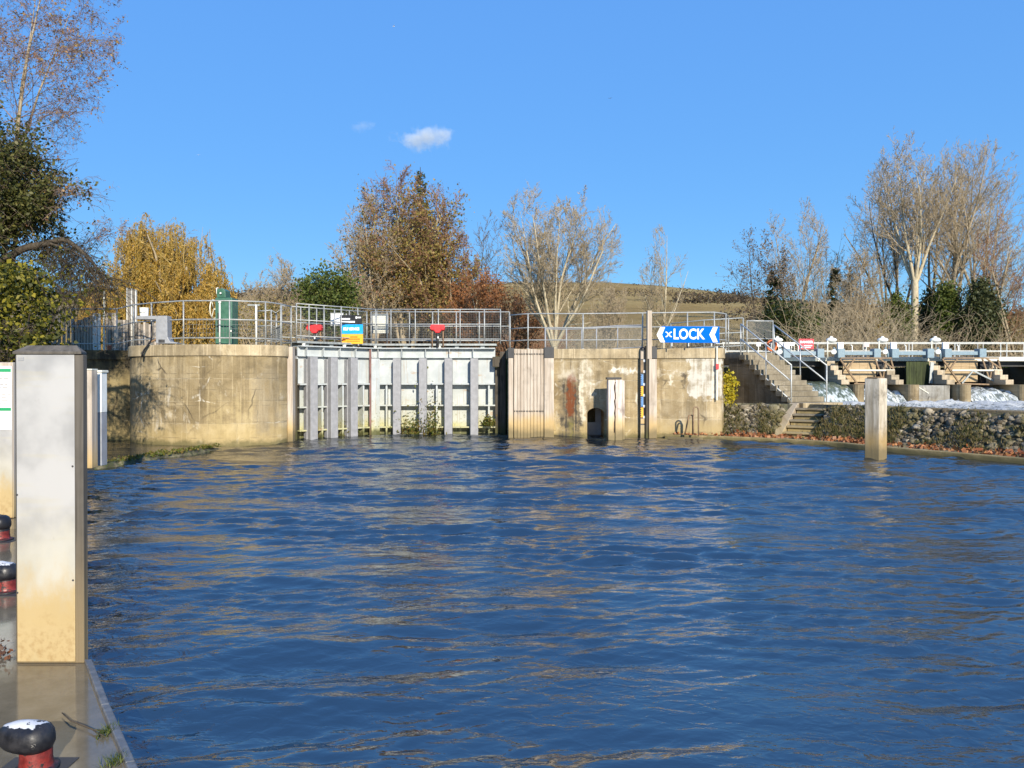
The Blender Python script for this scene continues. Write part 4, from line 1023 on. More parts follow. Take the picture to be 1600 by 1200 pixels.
def left_screens():
    # iron paling fence and the boarded screens behind the railing
    y = 26.2; t = thing('paling_fence', 'grey vertical paling fence above the shaded wall half hidden by the bush', 'fence', (PX(70, y), y, 2.8))
    x = PX(20, y)
    i = 0
    while x < PX(114, y):
        h_ = PZ(480, y) + .03*math.sin(i*2.1); m = MB(); m.box(x, x+.095, y-.012, y+.012, 2.81, h_); m.build('paling', M['grey_board'], t); x += .155; i += 1
    m = MB(); m.box(PX(20, y), PX(114, y), y+.014, y+.06, 3.1, 3.2); m.box(PX(20, y), PX(114, y), y+.014, y+.06, 4.0, 4.1); m.build_each('cross_rail', M['grey_board'], t)
    def screen(label, y, cols):
        t = thing('boarded_screen', label, 'screen', (PX((cols[0][0]+cols[-1][1])/2, y), y, 2.8))
        for (a, b, top, mt) in cols:
            m = MB(); m.box(PX(a, y)+.006, PX(b, y)-.006, y-.03-.01*((int(a)*7) % 3), y+.03, 2.81, PZ(top, y)); m.build('board', M[mt], t, bevel=.008)
        return t
    screen('low grey corrugated boards with a pale end post behind the railing', 25.6, [(113+i*4.6, 117.4+i*4.6, 503-i*1.6+(i % 2), 'grey_board') for i in range(7)] + [(145.5, 153, 490, 'white_timber'), (153.5, 157.5, 490, 'white_timber')])
    screen('taller weathered timber boards between the pale post and the tall narrow screen', 25.75, [(166+i*4.4, 170.2+i*4.4, 489 if i < 4 else 500, ('pale_timber' if i % 3 == 0 else 'grey_board')) for i in range(8)])
    t = screen('tall narrow grey boarded screen rising above the railing left of the bucket', 26.0, [(198, 200.4, 450, 'white_timber'), (200.6, 204.6, 451, 'grey_board'), (204.8, 207.8, 451, 'white_timber'), (208, 211.6, 452, 'grey_board'), (212, 214.4, 453, 'white_timber')])
    screen('pinkish boards behind the grey bracket arm', 25.9, [(212+i*4.2, 216+i*4.2, 503+2*(i % 3), 'pale_timber' if i % 2 else 'grey_board') for i in range(9)])
    y = 25.7; x = PX(162.5, y); t = thing('slim_pole', 'slim pale pole rising behind the low boards left of the tall screen', 'pole', (x, y, 2.85))
    m = MB(); m.tube([(x, y, 2.85), (x+.02, y, PZ(455, y))], .035, 8); m.build('shaft', M['cream_paint'], t)
    # dark bent pipe
    y = 22.85; t = thing('bent_pipe', 'dark bent pipe and cable hanging over the wall beside the grey bracket arm', 'pipe', (PX(237, y), y, COP1))
    m = MB(); m.tube([P(237, 510, y), P(237, 527, y), P(236, 533, y), P(231, 540, y), P(226, 546, y), P(223, 552, y), P(222, 558, y)], .03, 8); m.build('pipe', M['black'], t, smooth=True)
    m = MB(); m.tube([P(247, 528, y+.1), P(241, 532, y+.05), P(236, 534, y)], .03, 8); m.build('elbow', M['rust_pipe'], t, smooth=True)
    x, y, z = P(170.5, 538.5, 24.8); t = thing('flower_pot', 'small terracotta pot at the foot of the weathered boards', 'pot', (x, y, 2.861))
    m = MB(); m.lathe([(.055, 0), (.075, .13), (.085, .13), (.085, .17), (.07, .17), (.06, .1)], (x, y, 2.861), 16); m.build('pot', M['terracotta'], t)
M['white_timber'] = timber('white_timber', (.50,.48,.43), (.74,.72,.66), grain=8)
M['terracotta'] = paint('terracotta', (.40,.13,.07), .8, .15, .2)
left_screens()

def sill():
    t = thing('mossy_sill', 'low mossy concrete sill in the water in front of the curved left wall', 'sill', (-9, 18.5, 0))
    pts = [(-9.35, 16.2), (-9.0, 17.3), (-8.75, 18.6), (-8.45, 19.9), (-8.2, 21.2)]
    V = []; F = []; r = np.random.default_rng(3); n = 60; prof = [(-.3, -.4), (-.27, .02), (-.2, .075), (.1, .085), (.2, .05), (.24, -.02), (.26, -.4)]
    for i in range(n):
        s = i/(n-1)*(len(pts)-1); j = min(int(s), len(pts)-2); f = s-j
        x = pts[j][0]*(1-f)+pts[j+1][0]*f; y = pts[j][1]*(1-f)+pts[j+1][1]*f
        for (dx, z) in prof: V.append((x+dx+r.normal(0, .02), y+r.normal(0, .015), z + r.normal(0, .022) - (.05 if i > n-8 else 0)))
    k = len(prof)
    for i in range(n-1):
        for j in range(k-1): F.append((i*k+j, i*k+j+1, (i+1)*k+j+1, (i+1)*k+j))
    q = N('mossy_stone'); p = q.pos(); a = q.noise(p, 3.5, 5, .6); b = q.noise(p, 14, 4)
    c = q.mix(q.ss(a, .4, .6), (.05,.045,.03), (.20,.17,.10)); c = q.mix(q.ss(b, .45, .6, 0, .7), c, (.05,.07,.012))
    np_mesh('stone', V, F, q.done(c, .8, 0, q.bump(b, .6, .03)), t)
    r = np.random.default_rng(5); N_ = 900; s = r.uniform(0, 1, N_)**.7; j = s*(len(pts)-1)
    xx = np.interp(j, range(len(pts)), [p_[0] for p_ in pts]) + r.uniform(-.22, .2, N_); yy = np.interp(j, range(len(pts)), [p_[1] for p_ in pts])
    leaf_quads('moss', np.stack([xx, yy, .09+np.abs(r.normal(0, .03, N_))], 1), .05, M['weed'], t, r)

# ================================================================= steps, handrails and stony bank
SB = Vector((9.60, 26.5)); DW = Vector((.93, .37)); DD = Vector((.37, -.93)); NR, RIS, TRD = 9, .19, .285
def steps():
    t = thing('stone_steps', 'concrete steps with railings coming down from the lock beside the weir', 'steps', (SB.x, SB.y, 1.1))
    z0 = 1.14; Wd = 1.52
    for i in range(NR):
        a = SB - DD*(TRD*i); b = a - DD*(TRD+.05)
        p = [a - DW*.10, a + DW*Wd, b + DW*Wd, b - DW*.10]; za, zb_ = z0+RIS*i, z0+RIS*(i+1)
        m = MB(); m.prism([tuple(q) for q in p], za+.003, zb_); m.build('step', M['step'], t, bevel=.012)
    top = SB - DD*(TRD*NR)
    p = [top + DW*.02, top + DW*Wd, top + DW*Wd - DD*2.6, top + DW*.02 - DD*2.6]; m = MB(); m.prism([tuple(q) for q in p], 2.5, z0+RIS*NR+.1); m.build('top_landing', M['step'], t, bevel=.02)
    # side wall below the left ends
    vs = []; base = SB + DW*.05; n = NR
    A, B_ = SB + DW*.02, top + DW*.02
    poly = [(0, -.5), (0, z0-.02), (TRD*NR, z0+RIS*NR-.12), (TRD*NR+.8, z0+RIS*NR-.12), (TRD*NR+.8, -.5)]
    for off in (0.0, Wd-.06):
        for (s, z) in poly: q = SB + DW*(.02+off) - DD*s; vs.append((q.x, q.y, z))
    k = len(poly); fs = [tuple(range(k)), tuple(range(2*k-1, k-1, -1))] + [((j+1) % k, j, k+j, k+(j+1) % k) for j in range(k)]
    m = MB(); m.add(vs, fs); m.build('side_wall', M['stair_side'], t)
    # lower landing
    m = MB(); a = SB + DD*.75; p = [SB - DW*.12, SB + DW*(Wd+.1), a + DW*(Wd+.1), a - DW*.12]; m.prism([tuple(q) for q in p], .95, z0+.001); m.build('lower_landing', M['coping'], t, bevel=.015)
    m = MB(); a = SB + DD*.68; p = [SB - DW*.05, SB + DW*(Wd+.04), a + DW*(Wd+.04), a - DW*.05]; m.prism([tuple(q) for q in p], -.3, .945); m.build('landing_base', M['stair_side'], t)
    # handrails
    def rail(off, nm):
        w0 = SB + DW*off + DD*.12; w1 = top + DW*off
        zb0, zb1 = z0+.003, z0+RIS*NR
        hs = (1.28, .72, .06) if off < 0.5 else (1.28, .72)
        m = MB()
        for h in hs: m.tube([(w1.x, w1.y, zb1+h-.12), (w0.x, w0.y, zb0+h)], .026, 8)
        r_ = m.build(nm, M['handrail'], t, smooth=True)
        m = MB()
        for s in (0, .48, 1.0):
            q = w0.lerp(w1, s); z = zb0+(zb1-zb0)*s; m.tube([(q.x, q.y, z), (q.x, q.y, z+1.28-.12*s)], .024, 8)
        m.build_each('post', M['handrail'], r_, smooth=True)
    rail(-.06, 'handrail'); rail(Wd-.02, 'handrail')
    # lower flight down to the ledge
    D2 = Vector((-.60, -.80)); W2 = Vector((.80, -.60)); s0 = SB + DD*.55 + DW*.02
    for i in range(5):
        a = s0 + D2*(.12+.33*i) - DW*.1; b = a + D2*.37
        p = [a, a + W2*.92, b + W2*.92, b]; z = z0-.16-.18*i; m = MB(); m.prism([tuple(q) for q in p], z-.065, z); m.build('lower_step', M['step'], t, bevel=.012)
        b2 = a + D2*.30; p = [a + W2*.03, a + W2*.89, b2 + W2*.89, b2 + W2*.03]; m = MB(); m.prism([tuple(q) for q in p], z-.6, z-.067); m.build('riser', M['wall_shade'], t)  # dark riser colour paints the shaded gap under each slab
    m = MB(); vs = []
    for off in (-.28, -.005):
        for (s, z) in ((-.1, -.1), (-.1, z0-.01), (.2, z0-.01), (1.95, .16), (1.95, -.1)): q = s0 + W2*off + D2*s - DW*.1; vs.append((q.x, q.y, z))
    k = 5; m.add(vs, [tuple(range(k)), tuple(range(2*k-1, k-1, -1))] + [((j+1) % k, j, k+j, k+(j+1) % k) for j in range(k)]); m.build('cheek_wall', M['pale_block'], t, bevel=.02)
steps()

KERB = [(5.0, 25.15), (6.15, 24.6), (7.9, 23.6), (9.2, 22.3), (9.95, 20.75), (11.75, 17.6), (13.2, 14.6), (14.2, 12.0)]
def nrm(i):
    a, b = Vector(KERB[max(i-1, 0)]), Vector(KERB[min(i+1, len(KERB)-1)]); d = (b-a).normalized(); return Vector((-d.y, d.x))
def kline(off): return [tuple(Vector(KERB[i]) + nrm(i)*off) for i in range(len(KERB))]
def bank():
    kp = spline(KERB, 6)
    # ledge: concrete edge and level strip
    inner = spline(kline(1.25), 6)
    t = thing('bank_kerb', 'low concrete kerb and ledge along the foot of the stony bank', 'kerb', (8.5, 22.8, 0))
    m = MB(); front = spline(kline(0), 6); back = spline(kline(.16), 6); m.prism(front + back[::-1], -1.0, .13); m.build('edge', M['pier'], t, bevel=.02)
    m = MB(); b2 = spline(kline(.165), 6); m.prism(b2 + inner[::-1], -1.0, .10); m.build('ledge', M['pier'], t)
    # plank at the left end
    t = thing('plank', 'weathered timber plank floating at the end of the bank kerb', 'plank', (5.2, 24.6, .05))
    m = MB(); m.bar(P(1046, 684.5, 24.75), P(1096, 686.5, 24.0), .22, .07); m.build('board', M['pile_timber'], t, bevel=.01)
    # sloping stone pitching
    t = thing('stony_bank', 'long bank of rough grey stones with weeds between the river and the weir', 'bank', (10, 23.5, .1))
    r = np.random.default_rng(17)
    lo, hi, bk = np.array(spline(kline(1.2), 8)), np.array(spline(kline(2.05), 8)), np.array(spline(kline(3.1), 8))
    n = len(lo); zt = np.interp(np.arange(n), [0, 6, n-1], [1.0, 1.13, 1.12])
    V = []; F = []
    rows = 10
    s0 = SB + DD*.55; D2 = Vector((-.60, -.80)); W2 = Vector((.80, -.60))
    for i in range(n):
        for j in range(rows):
            f = j/(rows-1); q = lo[i]*(1-f)+hi[i]*f; v_ = Vector((q[0], q[1])) - s0; notch = -1.2 < v_.dot(D2) < 2.3 and -.12 < v_.dot(W2) < 1.1; V.append((q[0]+r.normal(0, .03), q[1]+r.normal(0, .03), -.3 if notch else .05+f*(zt[i]-.07)+r.normal(0, .015)))
        V.append((bk[i][0], bk[i][1], zt[i]-.03)); V.append((bk[i][0]+.3, bk[i][1]+.5, -.6))
    k = rows+2
    for i in range(n-1):
        for j in range(k-1): F.append((i*k+j, (i+1)*k+j, (i+1)*k+j+1, i*k+j+1))
    q = N('bank_earth'); p = q.pos(); a = q.noise(p, 5, 5, .6); np_mesh('earth', V, F, q.done(q.mix(q.ss(a, .4, .6), (.05,.045,.028), (.11,.10,.05)), .95, 0, q.bump(a, .6, .05)), t)
    # stones
    ico = icosphere(); stones = []; S = []; Fs = []; cnt = 0
    m_ = 4600
    u = r.uniform(0, n-1.001, m_); f = r.uniform(.0, 1.0, m_)
    i0 = u.astype(int); fr = (u-i0)[:, None]
    L = lo[i0]*(1-fr)+lo[i0+1]*fr; H = hi[i0]*(1-fr)+hi[i0+1]*fr; Z = np.interp(u, np.arange(n), zt)
    pos = L*(1-f[:, None])+H*f[:, None]; z = .06+f*(Z-.1)
    keep = np.ones(m_, bool)
    s0 = SB + DD*.55; D2 = Vector((-.60, -.80)); W2 = Vector((.80, -.60))
    for a_ in range(m_):
        v = Vector(pos[a_]) - s0; s_, w_ = v.dot(D2), v.dot(W2)
        if -.9 < s_ < 2.2 and -.3 < w_ < 1.1: keep[a_] = False
        v2 = Vector(pos[a_]) - SB
        if v2.dot(DD) < .8 and v2.dot(DD) > -3 and -.1 < v2.dot(DW) < 1.6: keep[a_] = False
    pos, z = pos[keep], z[keep]
    size = r.uniform(.045, .105, len(pos))*np.where(r.uniform(0, 1, len(pos)) > .93, 1.5, 1)
    np_blobs('stones', ico, np.column_stack([pos, z]), size, r, M['stone'], t, squash=(1.3, 1.0, .72), rough=.34)
    # crest: flat concrete strip on the top edge
    m = MB(); c0 = spline(kline(2.0), 6)[18:]; c1 = spline(kline(2.45), 6)[18:]; m.prism(c0 + c1[::-1], .7, 1.13); m.build('crest', M['pier'], t, bevel=.02)
    return lo, hi, zt
def icosphere():
    t = (1+5**.5)/2; v = np.array([(-1,t,0),(1,t,0),(-1,-t,0),(1,-t,0),(0,-1,t),(0,1,t),(0,-1,-t),(0,1,-t),(t,0,-1),(t,0,1),(-t,0,-1),(-t,0,1)], float)
    v /= np.linalg.norm(v, axis=1, keepdims=True)
    f = [(0,11,5),(0,5,1),(0,1,7),(0,7,10),(0,10,11),(1,5,9),(5,11,4),(11,10,2),(10,7,6),(7,1,8),(3,9,4),(3,4,2),(3,2,6),(3,6,8),(3,8,9),(4,9,5),(2,4,11),(6,2,10),(8,6,7),(9,8,1)]
    vs = [tuple(x) for x in v]; mid = {}; nf = []
    def mp(a, b):
        k = (min(a, b), max(a, b))
        if k not in mid:
            q = (np.array(vs[a])+np.array(vs[b]))/2; q /= np.linalg.norm(q); vs.append(tuple(q)); mid[k] = len(vs)-1
        return mid[k]
    for a, b, c in f:
        ab, bc, ca = mp(a, b), mp(b, c), mp(c, a); nf += [(a, ab, ca), (b, bc, ab), (c, ca, bc), (ab, bc, ca)]
    return np.array(vs), np.array(nf)
def np_blobs(name, ico, pos, size, r, mat, parent, squash=(1, 1, 1), rough=.25):
    v, f = ico; n = len(pos); nv = len(v)
    A = r.uniform(0, 2*np.pi, n); ca, sa = np.cos(A), np.sin(A)
    jit = 1 + r.normal(0, rough, (n, nv))*.6
    # facet each stone with a few random planes so it reads as broken rock
    W = v[None]*jit[..., None]*np.array(squash)*r.uniform(.75, 1.3, (n, 1, 3))
    for _ in range(3):
        pl = r.normal(size=(n, 3)); pl /= np.linalg.norm(pl, axis=1, keepdims=True); d = r.uniform(.45, .8, n)
        e = np.einsum('nvk,nk->nv', W, pl) - d[:, None]; W = W - np.maximum(e, 0)[..., None]*pl[:, None]
    x = W[..., 0]*ca[:, None]-W[..., 1]*sa[:, None]; y = W[..., 0]*sa[:, None]+W[..., 1]*ca[:, None]
    V = np.stack([x, y, W[..., 2]], -1)*size[:, None, None] + pos[:, None]
    F = (f[None]+(np.arange(n)*nv)[:, None, None]).reshape(-1, 3)
    return np_mesh(name, V.reshape(-1, 3), F, mat, parent)
def stone_mat():
    k = N('rough_stone'); p = k.pos(); r = k.island(); a = k.noise(p, 9, 5, .65); b = k.noise(p, 40, 4)
    c = k.ramp(r, [(0, (.07,.056,.038)), (.3, (.14,.115,.08)), (.6, (.20,.165,.115)), (.85, (.29,.245,.175)), (1, (.42,.37,.28))])
    c = k.mix(k.ss(a, .5, .68, 0, .7), c, (.07,.065,.04)); c = k.mix(k.ss(b, .55, .7, 0, .5), c, (.35,.33,.28)); 
    c = k.mix(k.ss(k.noise(p, 1.3, 3), .46, .60, 0, .65), c, (.12,.105,.035))
    return k.done(c, .9, 0, k.bump(k.ma('ADD', a, b), .6, .02), spec=.2)
M['stone'] = stone_mat()
M['weed'] = leafmat('weed_leaves', [(.05,.075,.012), (.11,.13,.02), (.17,.16,.03), (.22,.15,.045), (.10,.12,.02)])
M['grass'] = leafmat('grass_blades', [(.05,.065,.015), (.09,.095,.025), (.14,.12,.038), (.21,.165,.065), (.27,.20,.09)])
M['litter'] = leafmat('fallen_leaves', [(.12,.042,.018), (.26,.085,.03), (.36,.14,.05), (.42,.21,.09), (.22,.11,.06), (.30,.10,.035)], trans=.1)
BANK = bank()
sill()
for a in ((513, 683, 26.0, .35, .5, 'weed clump at the foot of the left gate beside its middle fender', 31), (541, 683, 26.3, .4, .7, 'taller weed clump at the foot of the left gate near the meeting posts', 32),
          (643, 682, 26.6, .75, .75, 'bushy weed clump on the right gate between its first two fenders', 33), (672, 682, 26.6, .6, 1.3, 'tall weed clump on the right gate beside its second fender', 34), (763, 665, 26.75, .25, .3, 'small weed tuft low on the right gate by the dark heel timber', 35)):
    weed(*a)

def bank_cover():
    lo, hi, zt = BANK; n = len(lo); r = np.random.default_rng(23)
    # grass and weeds on the stones
    m_ = 5200; u = r.uniform(0, n-1.001, m_); f = r.beta(1.1, 1.6, m_); i0 = u.astype(int); fr = (u-i0)[:, None]
    pos = (lo[i0]*(1-fr)+lo[i0+1]*fr)*(1-f[:, None]) + (hi[i0]*(1-fr)+hi[i0+1]*fr)*f[:, None]
    dens = .25 + np.sin(u*.9+1)*.5 + np.sin(u*2.3+f*3)*.35 + np.sin(u*.31)*.3 + r.normal(0, .45, m_) + np.where(u < 12, .45, 0) - f*.5
    kp = dens > .16; pos, f, u = pos[kp], f[kp], u[kp]
    dd = np.array([[(Vector(q)-(SB + DD*.55)).dot(Vector((-.6, -.8))), (Vector(q)-(SB + DD*.55)).dot(Vector((.8, -.6)))] for q in pos])
    kp = ~((dd[:, 0] > -.9) & (dd[:, 0] < 2.2) & (dd[:, 1] > -.25) & (dd[:, 1] < 1.0)); pos, f, u = pos[kp], f[kp], u[kp]
    z = .08+f*(np.interp(u, np.arange(n), zt)-.1)
    c = np.column_stack([pos[:, 0]-.1, pos[:, 1]-.12, z+.05])
    # blades: narrow upright triangles in tufts of six
    b = np.repeat(c, 6, 0) + r.normal(0, .05, (len(c)*6, 3))*(1, 1, .3); h = r.uniform(.04, .14, len(b)); lean = r.normal(0, .4, (len(b), 2))
    ang = r.uniform(0, np.pi, len(b)); w_ = .012
    dx = np.column_stack([np.cos(ang)*w_, np.sin(ang)*w_, np.zeros(len(b))])
    tip = b + np.column_stack([lean[:, 0]*h, lean[:, 1]*h, h])
    V = np.stack([b-dx, b+dx, tip], 1).reshape(-1, 3); o = np_mesh('grass', V, np.arange(len(V)).reshape(-1, 3), M['grass']); tag(o, kind='stuff', label='grass and weeds growing between the stones of the bank', cat='grass')
    # fallen leaves along the ledge
    kl = np.array(spline(KERB, 8)); nl = len(kl); N_ = 4200; u = r.uniform(2, nl-1.001, N_); i0 = u.astype(int); fr = (u-i0)[:, None]
    base = kl[i0]*(1-fr)+kl[i0+1]*fr; inn = np.array(spline(kline(1.3), 8)); ib = inn[i0]*(1-fr)+inn[i0+1]*fr
    s = r.beta(1.6, 1.3, N_)[:, None]; p = base*(1-s)+ib*s
    s1 = s[:, 0]; okk = (s1 > .13) & (r.uniform(0, 1, N_) < .25+.6*np.clip(np.sin(u*.55)+np.sin(u*1.7+1)*.6+.5, 0, 1))
    c = np.column_stack([p, .105+np.abs(r.normal(0, .03, N_))*(1+s1)])[okk]
    o = leaf_quads('leaf_litter', c, .085, M['litter'], None, r, 1.3); tag(o, kind='stuff', label='orange fallen leaves lying along the ledge at the foot of the bank', cat='leaves')
bank_cover()

def pile_right():
    x, y = 8.98, 18.95; t = thing('mooring_pile', 'square weathered timber pile in open water in front of the stony bank', 'pile', (x, y, 0))
    m = MB(); h_ = .19; m.obox((x, y, .28), RAD(38), h_*1.02, h_, 1.685); m.build('shaft', M['pile_timber'], t, bevel=.022)
    m = MB(); m.obox((x-.02, y-.03, 1.985), RAD(38), h_*.9, h_*.7, .018); m.build('top_plate', M['rust'], t)
pile_right()

def yellow_climber():
    x, y, z = P(1138, 612, 25.6); t = thing('yellow_climber', 'bright yellow leafed climber on the corner of the right lock wall', 'plant', (x, y, 1.2)); r = np.random.default_rng(9)
    m = MB(); m.tube([(x, y, 1.15), (x+.03, y-.02, 1.6), (x-.02, y, 2.1)], .012, 6); m.build('stem', M['rust_pipe'], t)
    c = []
    for (px, py, s, n) in ((1137, 590, .10, 90), (1141, 598, .12, 120), (1137, 608, .09, 80), (1142, 618, .10, 80), (1138, 622, .10, 80)):
        q = np.array(P(px, py, 25.5)); c.append(q + r.normal(0, s, (n, 3))*(1, .5, 1.1))
    leaf_quads('leaves', np.concatenate(c), .075, M['yellow_leaf'], t, r)
M['yellow_leaf'] = leafmat('yellow_leaves', [(.45,.34,.02), (.58,.45,.03), (.36,.33,.03), (.62,.50,.06)])
yellow_climber()
# ================================================================= weir
WY = 50.0
def weir():
    Q = lambda px, py, y=WY: (PX(px, y), PZ(py, y))
    xs = [18.6, 22.05, 25.55, 28.85, 32.65, 36.4]
    labs = ['weir pier farthest left half hidden by the steps', 'weir pier left of the water mooring pile with stepped blocks', 'weir pier just right of the mooring pile', 'middle weir pier right of the grey concrete block', 'weir pier near the right edge of the picture', 'last weir pier outside the truss bays on the far right']
    for xc, lab in zip(xs, labs):
        t = thing('weir_pier', lab, 'weir pier', (xc, 50, 0), 0, 'piers of the weir')
        h_ = .42; pl_ = [(xc+h_*math.cos(a), 49.2+h_*1.5*math.sin(a)) for a in np.linspace(math.pi, 2*math.pi, 12)] + [(xc+h_, 55), (xc-h_, 55)]
        m = MB(); m.prism(pl_, -1.5, 1.58); m.build('pier_body', M['pier'], t)
        m = MB(); m.box(xc-.75, xc+.1, 52.2, 55, 1.584, 3.1); m.build('pier_shaft', M['weir_shade'], t)  # shade below the deck is put into the shaft's dark colour
        for i in range(5):
            m = MB(); z = 1.584+.315*i; m.box(xc-.80, xc-.28, 49.55+.56*i, 52.19, z+.003, z+.315); m.build('step_block', M['pale_block'], t, bevel=.015)
            if i in (1, 2, 3): pass
    # walkway
    t = thing('weir_bridge', 'long white railed footbridge running over the weir', 'footbridge', (28, 53, 3.2))
    m = MB(); m.box(14.4, 46, 52.6, 54.4, 3.17, 3.42); m.build('deck_beam', M['cream_paint'], t)
    m = MB(); m.box(14.4, 46, 53.2, 54.2, 2.8, 3.165); m.build('under_beam', M['dark_steel'], t)
    for y, nm in ((52.7, 'front_railing'), (54.3, 'back_railing')):
        m = MB()
        for z, r in ((4.44, .034), (3.88, .026), (3.44, .024)): m.tube([(14.4, y, z), (46, y, z)], r, 6)
        r_ = m.build(nm, M['rail_white'], t)
        m = MB(); x = 14.5 + (.6 if y > 53 else 0); i = 0
        while x < 46: m.tube([(x, y, 3.42), (x, y, 4.44)], .024 if i % 2 else .036, 6); x += 1.62; i += 1
        m.build_each('post', M['rail_white'], r_)
    # winding gear in every bay
    k = 0
    for (a, b, h_, lb) in ((1306.5, 1373, 1298, 'in the left truss bay'), (1390.5, 1456, 1378, 'above the dark boarded middle gate'), (1472.5, 1537, 1460, 'in the right truss bay'), (1222, 1285, 1214, 'behind the handrails of the steps')):
        y = 51.8; t = thing('sluice_winch', 'blue grey winding gear with a white head ' + lb, 'winch', (PX((a+b)/2, y), y, 3.2), 0, 'winding gear along the weir bridge')
        Q2 = lambda px, py: (PX(px, y), PZ(py, y))
        for c in (a, b-10.5):
            m = MB(); x0, z0 = Q2(c, 559.5); x1, z1 = Q2(c+10.8, 545); m.box(x0, x1, y-.3, y+.35, z0, z1); m.build('gear_box', M['blue_steel'], t, bevel=.03)
        m = MB(); x0, z0 = Q2(a+11.2, 555); x1, z1 = Q2(b-11, 549.2); m.box(x0, x1, y-.15, y+.2, z0, z1); m.build('shaft_beam', M['blue_steel'], t, bevel=.02)
        if h_ > 1220 or True:
            x0, z0 = Q2(h_, 531.5); m = MB(); m.ball((x0, y-.1, z0), .36, .3, .17, 12, 8); m.ball((x0-.02, y-.1, z0+.15), .12, .12, .12, 10, 6); m.build('winch_head', M['white_paint'], t, smooth=True)
            m = MB(); x2, z2 = Q2(h_-7, 560); m.tube([(x2, y-.2, z2), (x2, y-.2, z0-.05)], .045, 8); m.build('column', M['cream_paint'], t, smooth=True)
            m = MB(); x2, z2 = Q2(h_+3.5, 550); m.tube([(x2-.1, y-.35, z2), (x2+.02, y-.1, z2)], .17, 14); m.build('motor', M['white_paint'], t, bevel=.03)
            m = MB(); m.tube([(x2+.05, y, z2+.3), (x2+.25, y, z2-.1), (x2+.25, y, z2-.45)], .07, 8); m.build('elbow_pipe', M['blue_steel'], t, smooth=True)
        x0, z0 = Q2(a+6.5 if a > 1380 else a+7, 547.5); x1, z1 = Q2(a+15.5, 534.5); m = MB(); m.box(x0, x1, y+.4, y+.6, z0, z1); m.build('switch_box', M['white_sign'], t, bevel=.02)
        m = MB(); x0, z0 = Q2(a+26, 549); m.tube([(x0, y+.1, z0), (x0, y+.1, z0+.36), (x0-.1, y+.1, z0+.45)], .035, 8); m.build('indicator', M['white_paint'], t)
    # truss frames and lifted timber gates
    for xa, xb, lab in ((xs[1], xs[2], 'left'), (xs[3], xs[4], 'right')):
        y = 50.9; t = thing('sluice_gate', 'rusty steel framed timber sluice gate in the %s bay of the weir' % lab, 'sluice gate', ((xa+xb)/2, y, 1.6))
        x0, x1 = xa-.28, xb-.85; zt, zm, zb_ = 3.33, 2.52, 1.66
        m = MB(); nb = 4
        for i in range(nb):
            a0 = xa+.12+i*.55; m.box(a0, a0+.54, y+.5, y+.6, 1.75, 2.42); m.box(a0, a0+.54, y+.52, y+.62, 2.44, 3.22)
        m.build('board_panel', M['tan_board'], t)
        m = MB()
        def bar(p, q, w_=.10): m.bar((p[0], y, p[1]), (q[0], y+.02, q[1]), w_, .09)
        bar((x0, zt), (x1+.45, zt), .12); bar((x0-.05, zt-.05), (x0+1.1, zb_), .12); bar((x0+.95, zt), (x0+.45, zm+.05), .08); bar((x1-.65, zt), (x1-.1, zb_+.1), .08)
        bar((x1-.4, zt), (x1+.6, zm+.1), .08); bar((x1+.4, zt-.1), (x1+.62, zm), .09); bar((x1+.62, zm), (x1+.52, zb_), .09); bar((x0+.9, zb_-.02), (x1+.7, zb_-.1), .08); bar((x1+.05, zt-.3), (x1-.15, zb_+.1), .08)
        m.build('frame', M['rust'], t)
        m = MB(); m.bar((x0+.55, y-.08, zm), (x1+.6, y-.08, zm), .08, .10); m.build('cross_tube', M['cream_paint'] if lab == 'left' else M['cream_paint'], t)
        m = MB(); m.bar((x0+1.2, y-.1, zb_), (x0+1.9, y-.1, zm-.04), .08, .09); m.bar((x0+1.95, y-.1, zm-.04), (x1+.5, y-.1, zb_-.05), .09, .1)
        if lab == 'right': m.build_each('brace', M['galv_dark'], t)
        m = MB(); m.box(x1-.35, x1+.4, y+.7, y+.8, 1.5, 3.15); m.build('opening_shade', M['black'], t)  # black panel stands in for the shade in the opening
    y = 51.5; t = thing('sluice_gate', 'dark green vertical boarded sluice gate in the middle bay of the weir', 'sluice gate', (27.3, y, 1.6))
    x = xs[2]+.9; i = 0
    while x < xs[3]-.95: m = MB(); m.box(x, x+.21, y-.02*(i % 2), y+.12, 1.3, 3.1); m.build('board', M['slime_board'], t); x += .22; i += 1
    m = MB(); m.bar((xs[3]-.85, y-.3, 3.05), (xs[3]-1.0, y-.4, 1.66), .22, .08); m.build('arm', M['galv_dark'], t)
    t = thing('concrete_block', 'square grey concrete block between the two middle weir piers', 'block', (27.2, 50, 0))
    m = MB(); m.box(xs[2]+.45, xs[3]-.55, 49.6, 50.9, -1, 1.53); m.build('block', M['grey_block'], t, bevel=.03)
    m = MB(); m.bar((xs[2]+.65, 49.58, 1.45), (xs[2]+1.35, 49.57, 1.02), .02, .05); m.build('chute_edge', M['cream_paint'], t)
    # back wall, the shade under the bridge put into its dark colour
    t = thing('weir_wall', 'wall with painted shade behind the weir under the footbridge', 'wall', (30, 55, 0)); m = MB(); m.box(13.5, 48, 55.05, 55.4, -1.5, 2.75); m.build('face', M['weir_shade'], t)
    # life ring, DANGER board and small notices on the bridge
    y = 52.4; x, z = Q(1206, 540, y); t = thing('life_ring', 'orange life ring hanging on the footbridge railing behind the steps', 'life ring', (x, y, z)); m = MB()
    m.tube([(x+.30*math.cos(a), y, z+.33*math.sin(a)) for a in np.linspace(0, 2*math.pi, 21)], .085, 8, cap=False); m.build('ring', M['orange'], t, smooth=True)
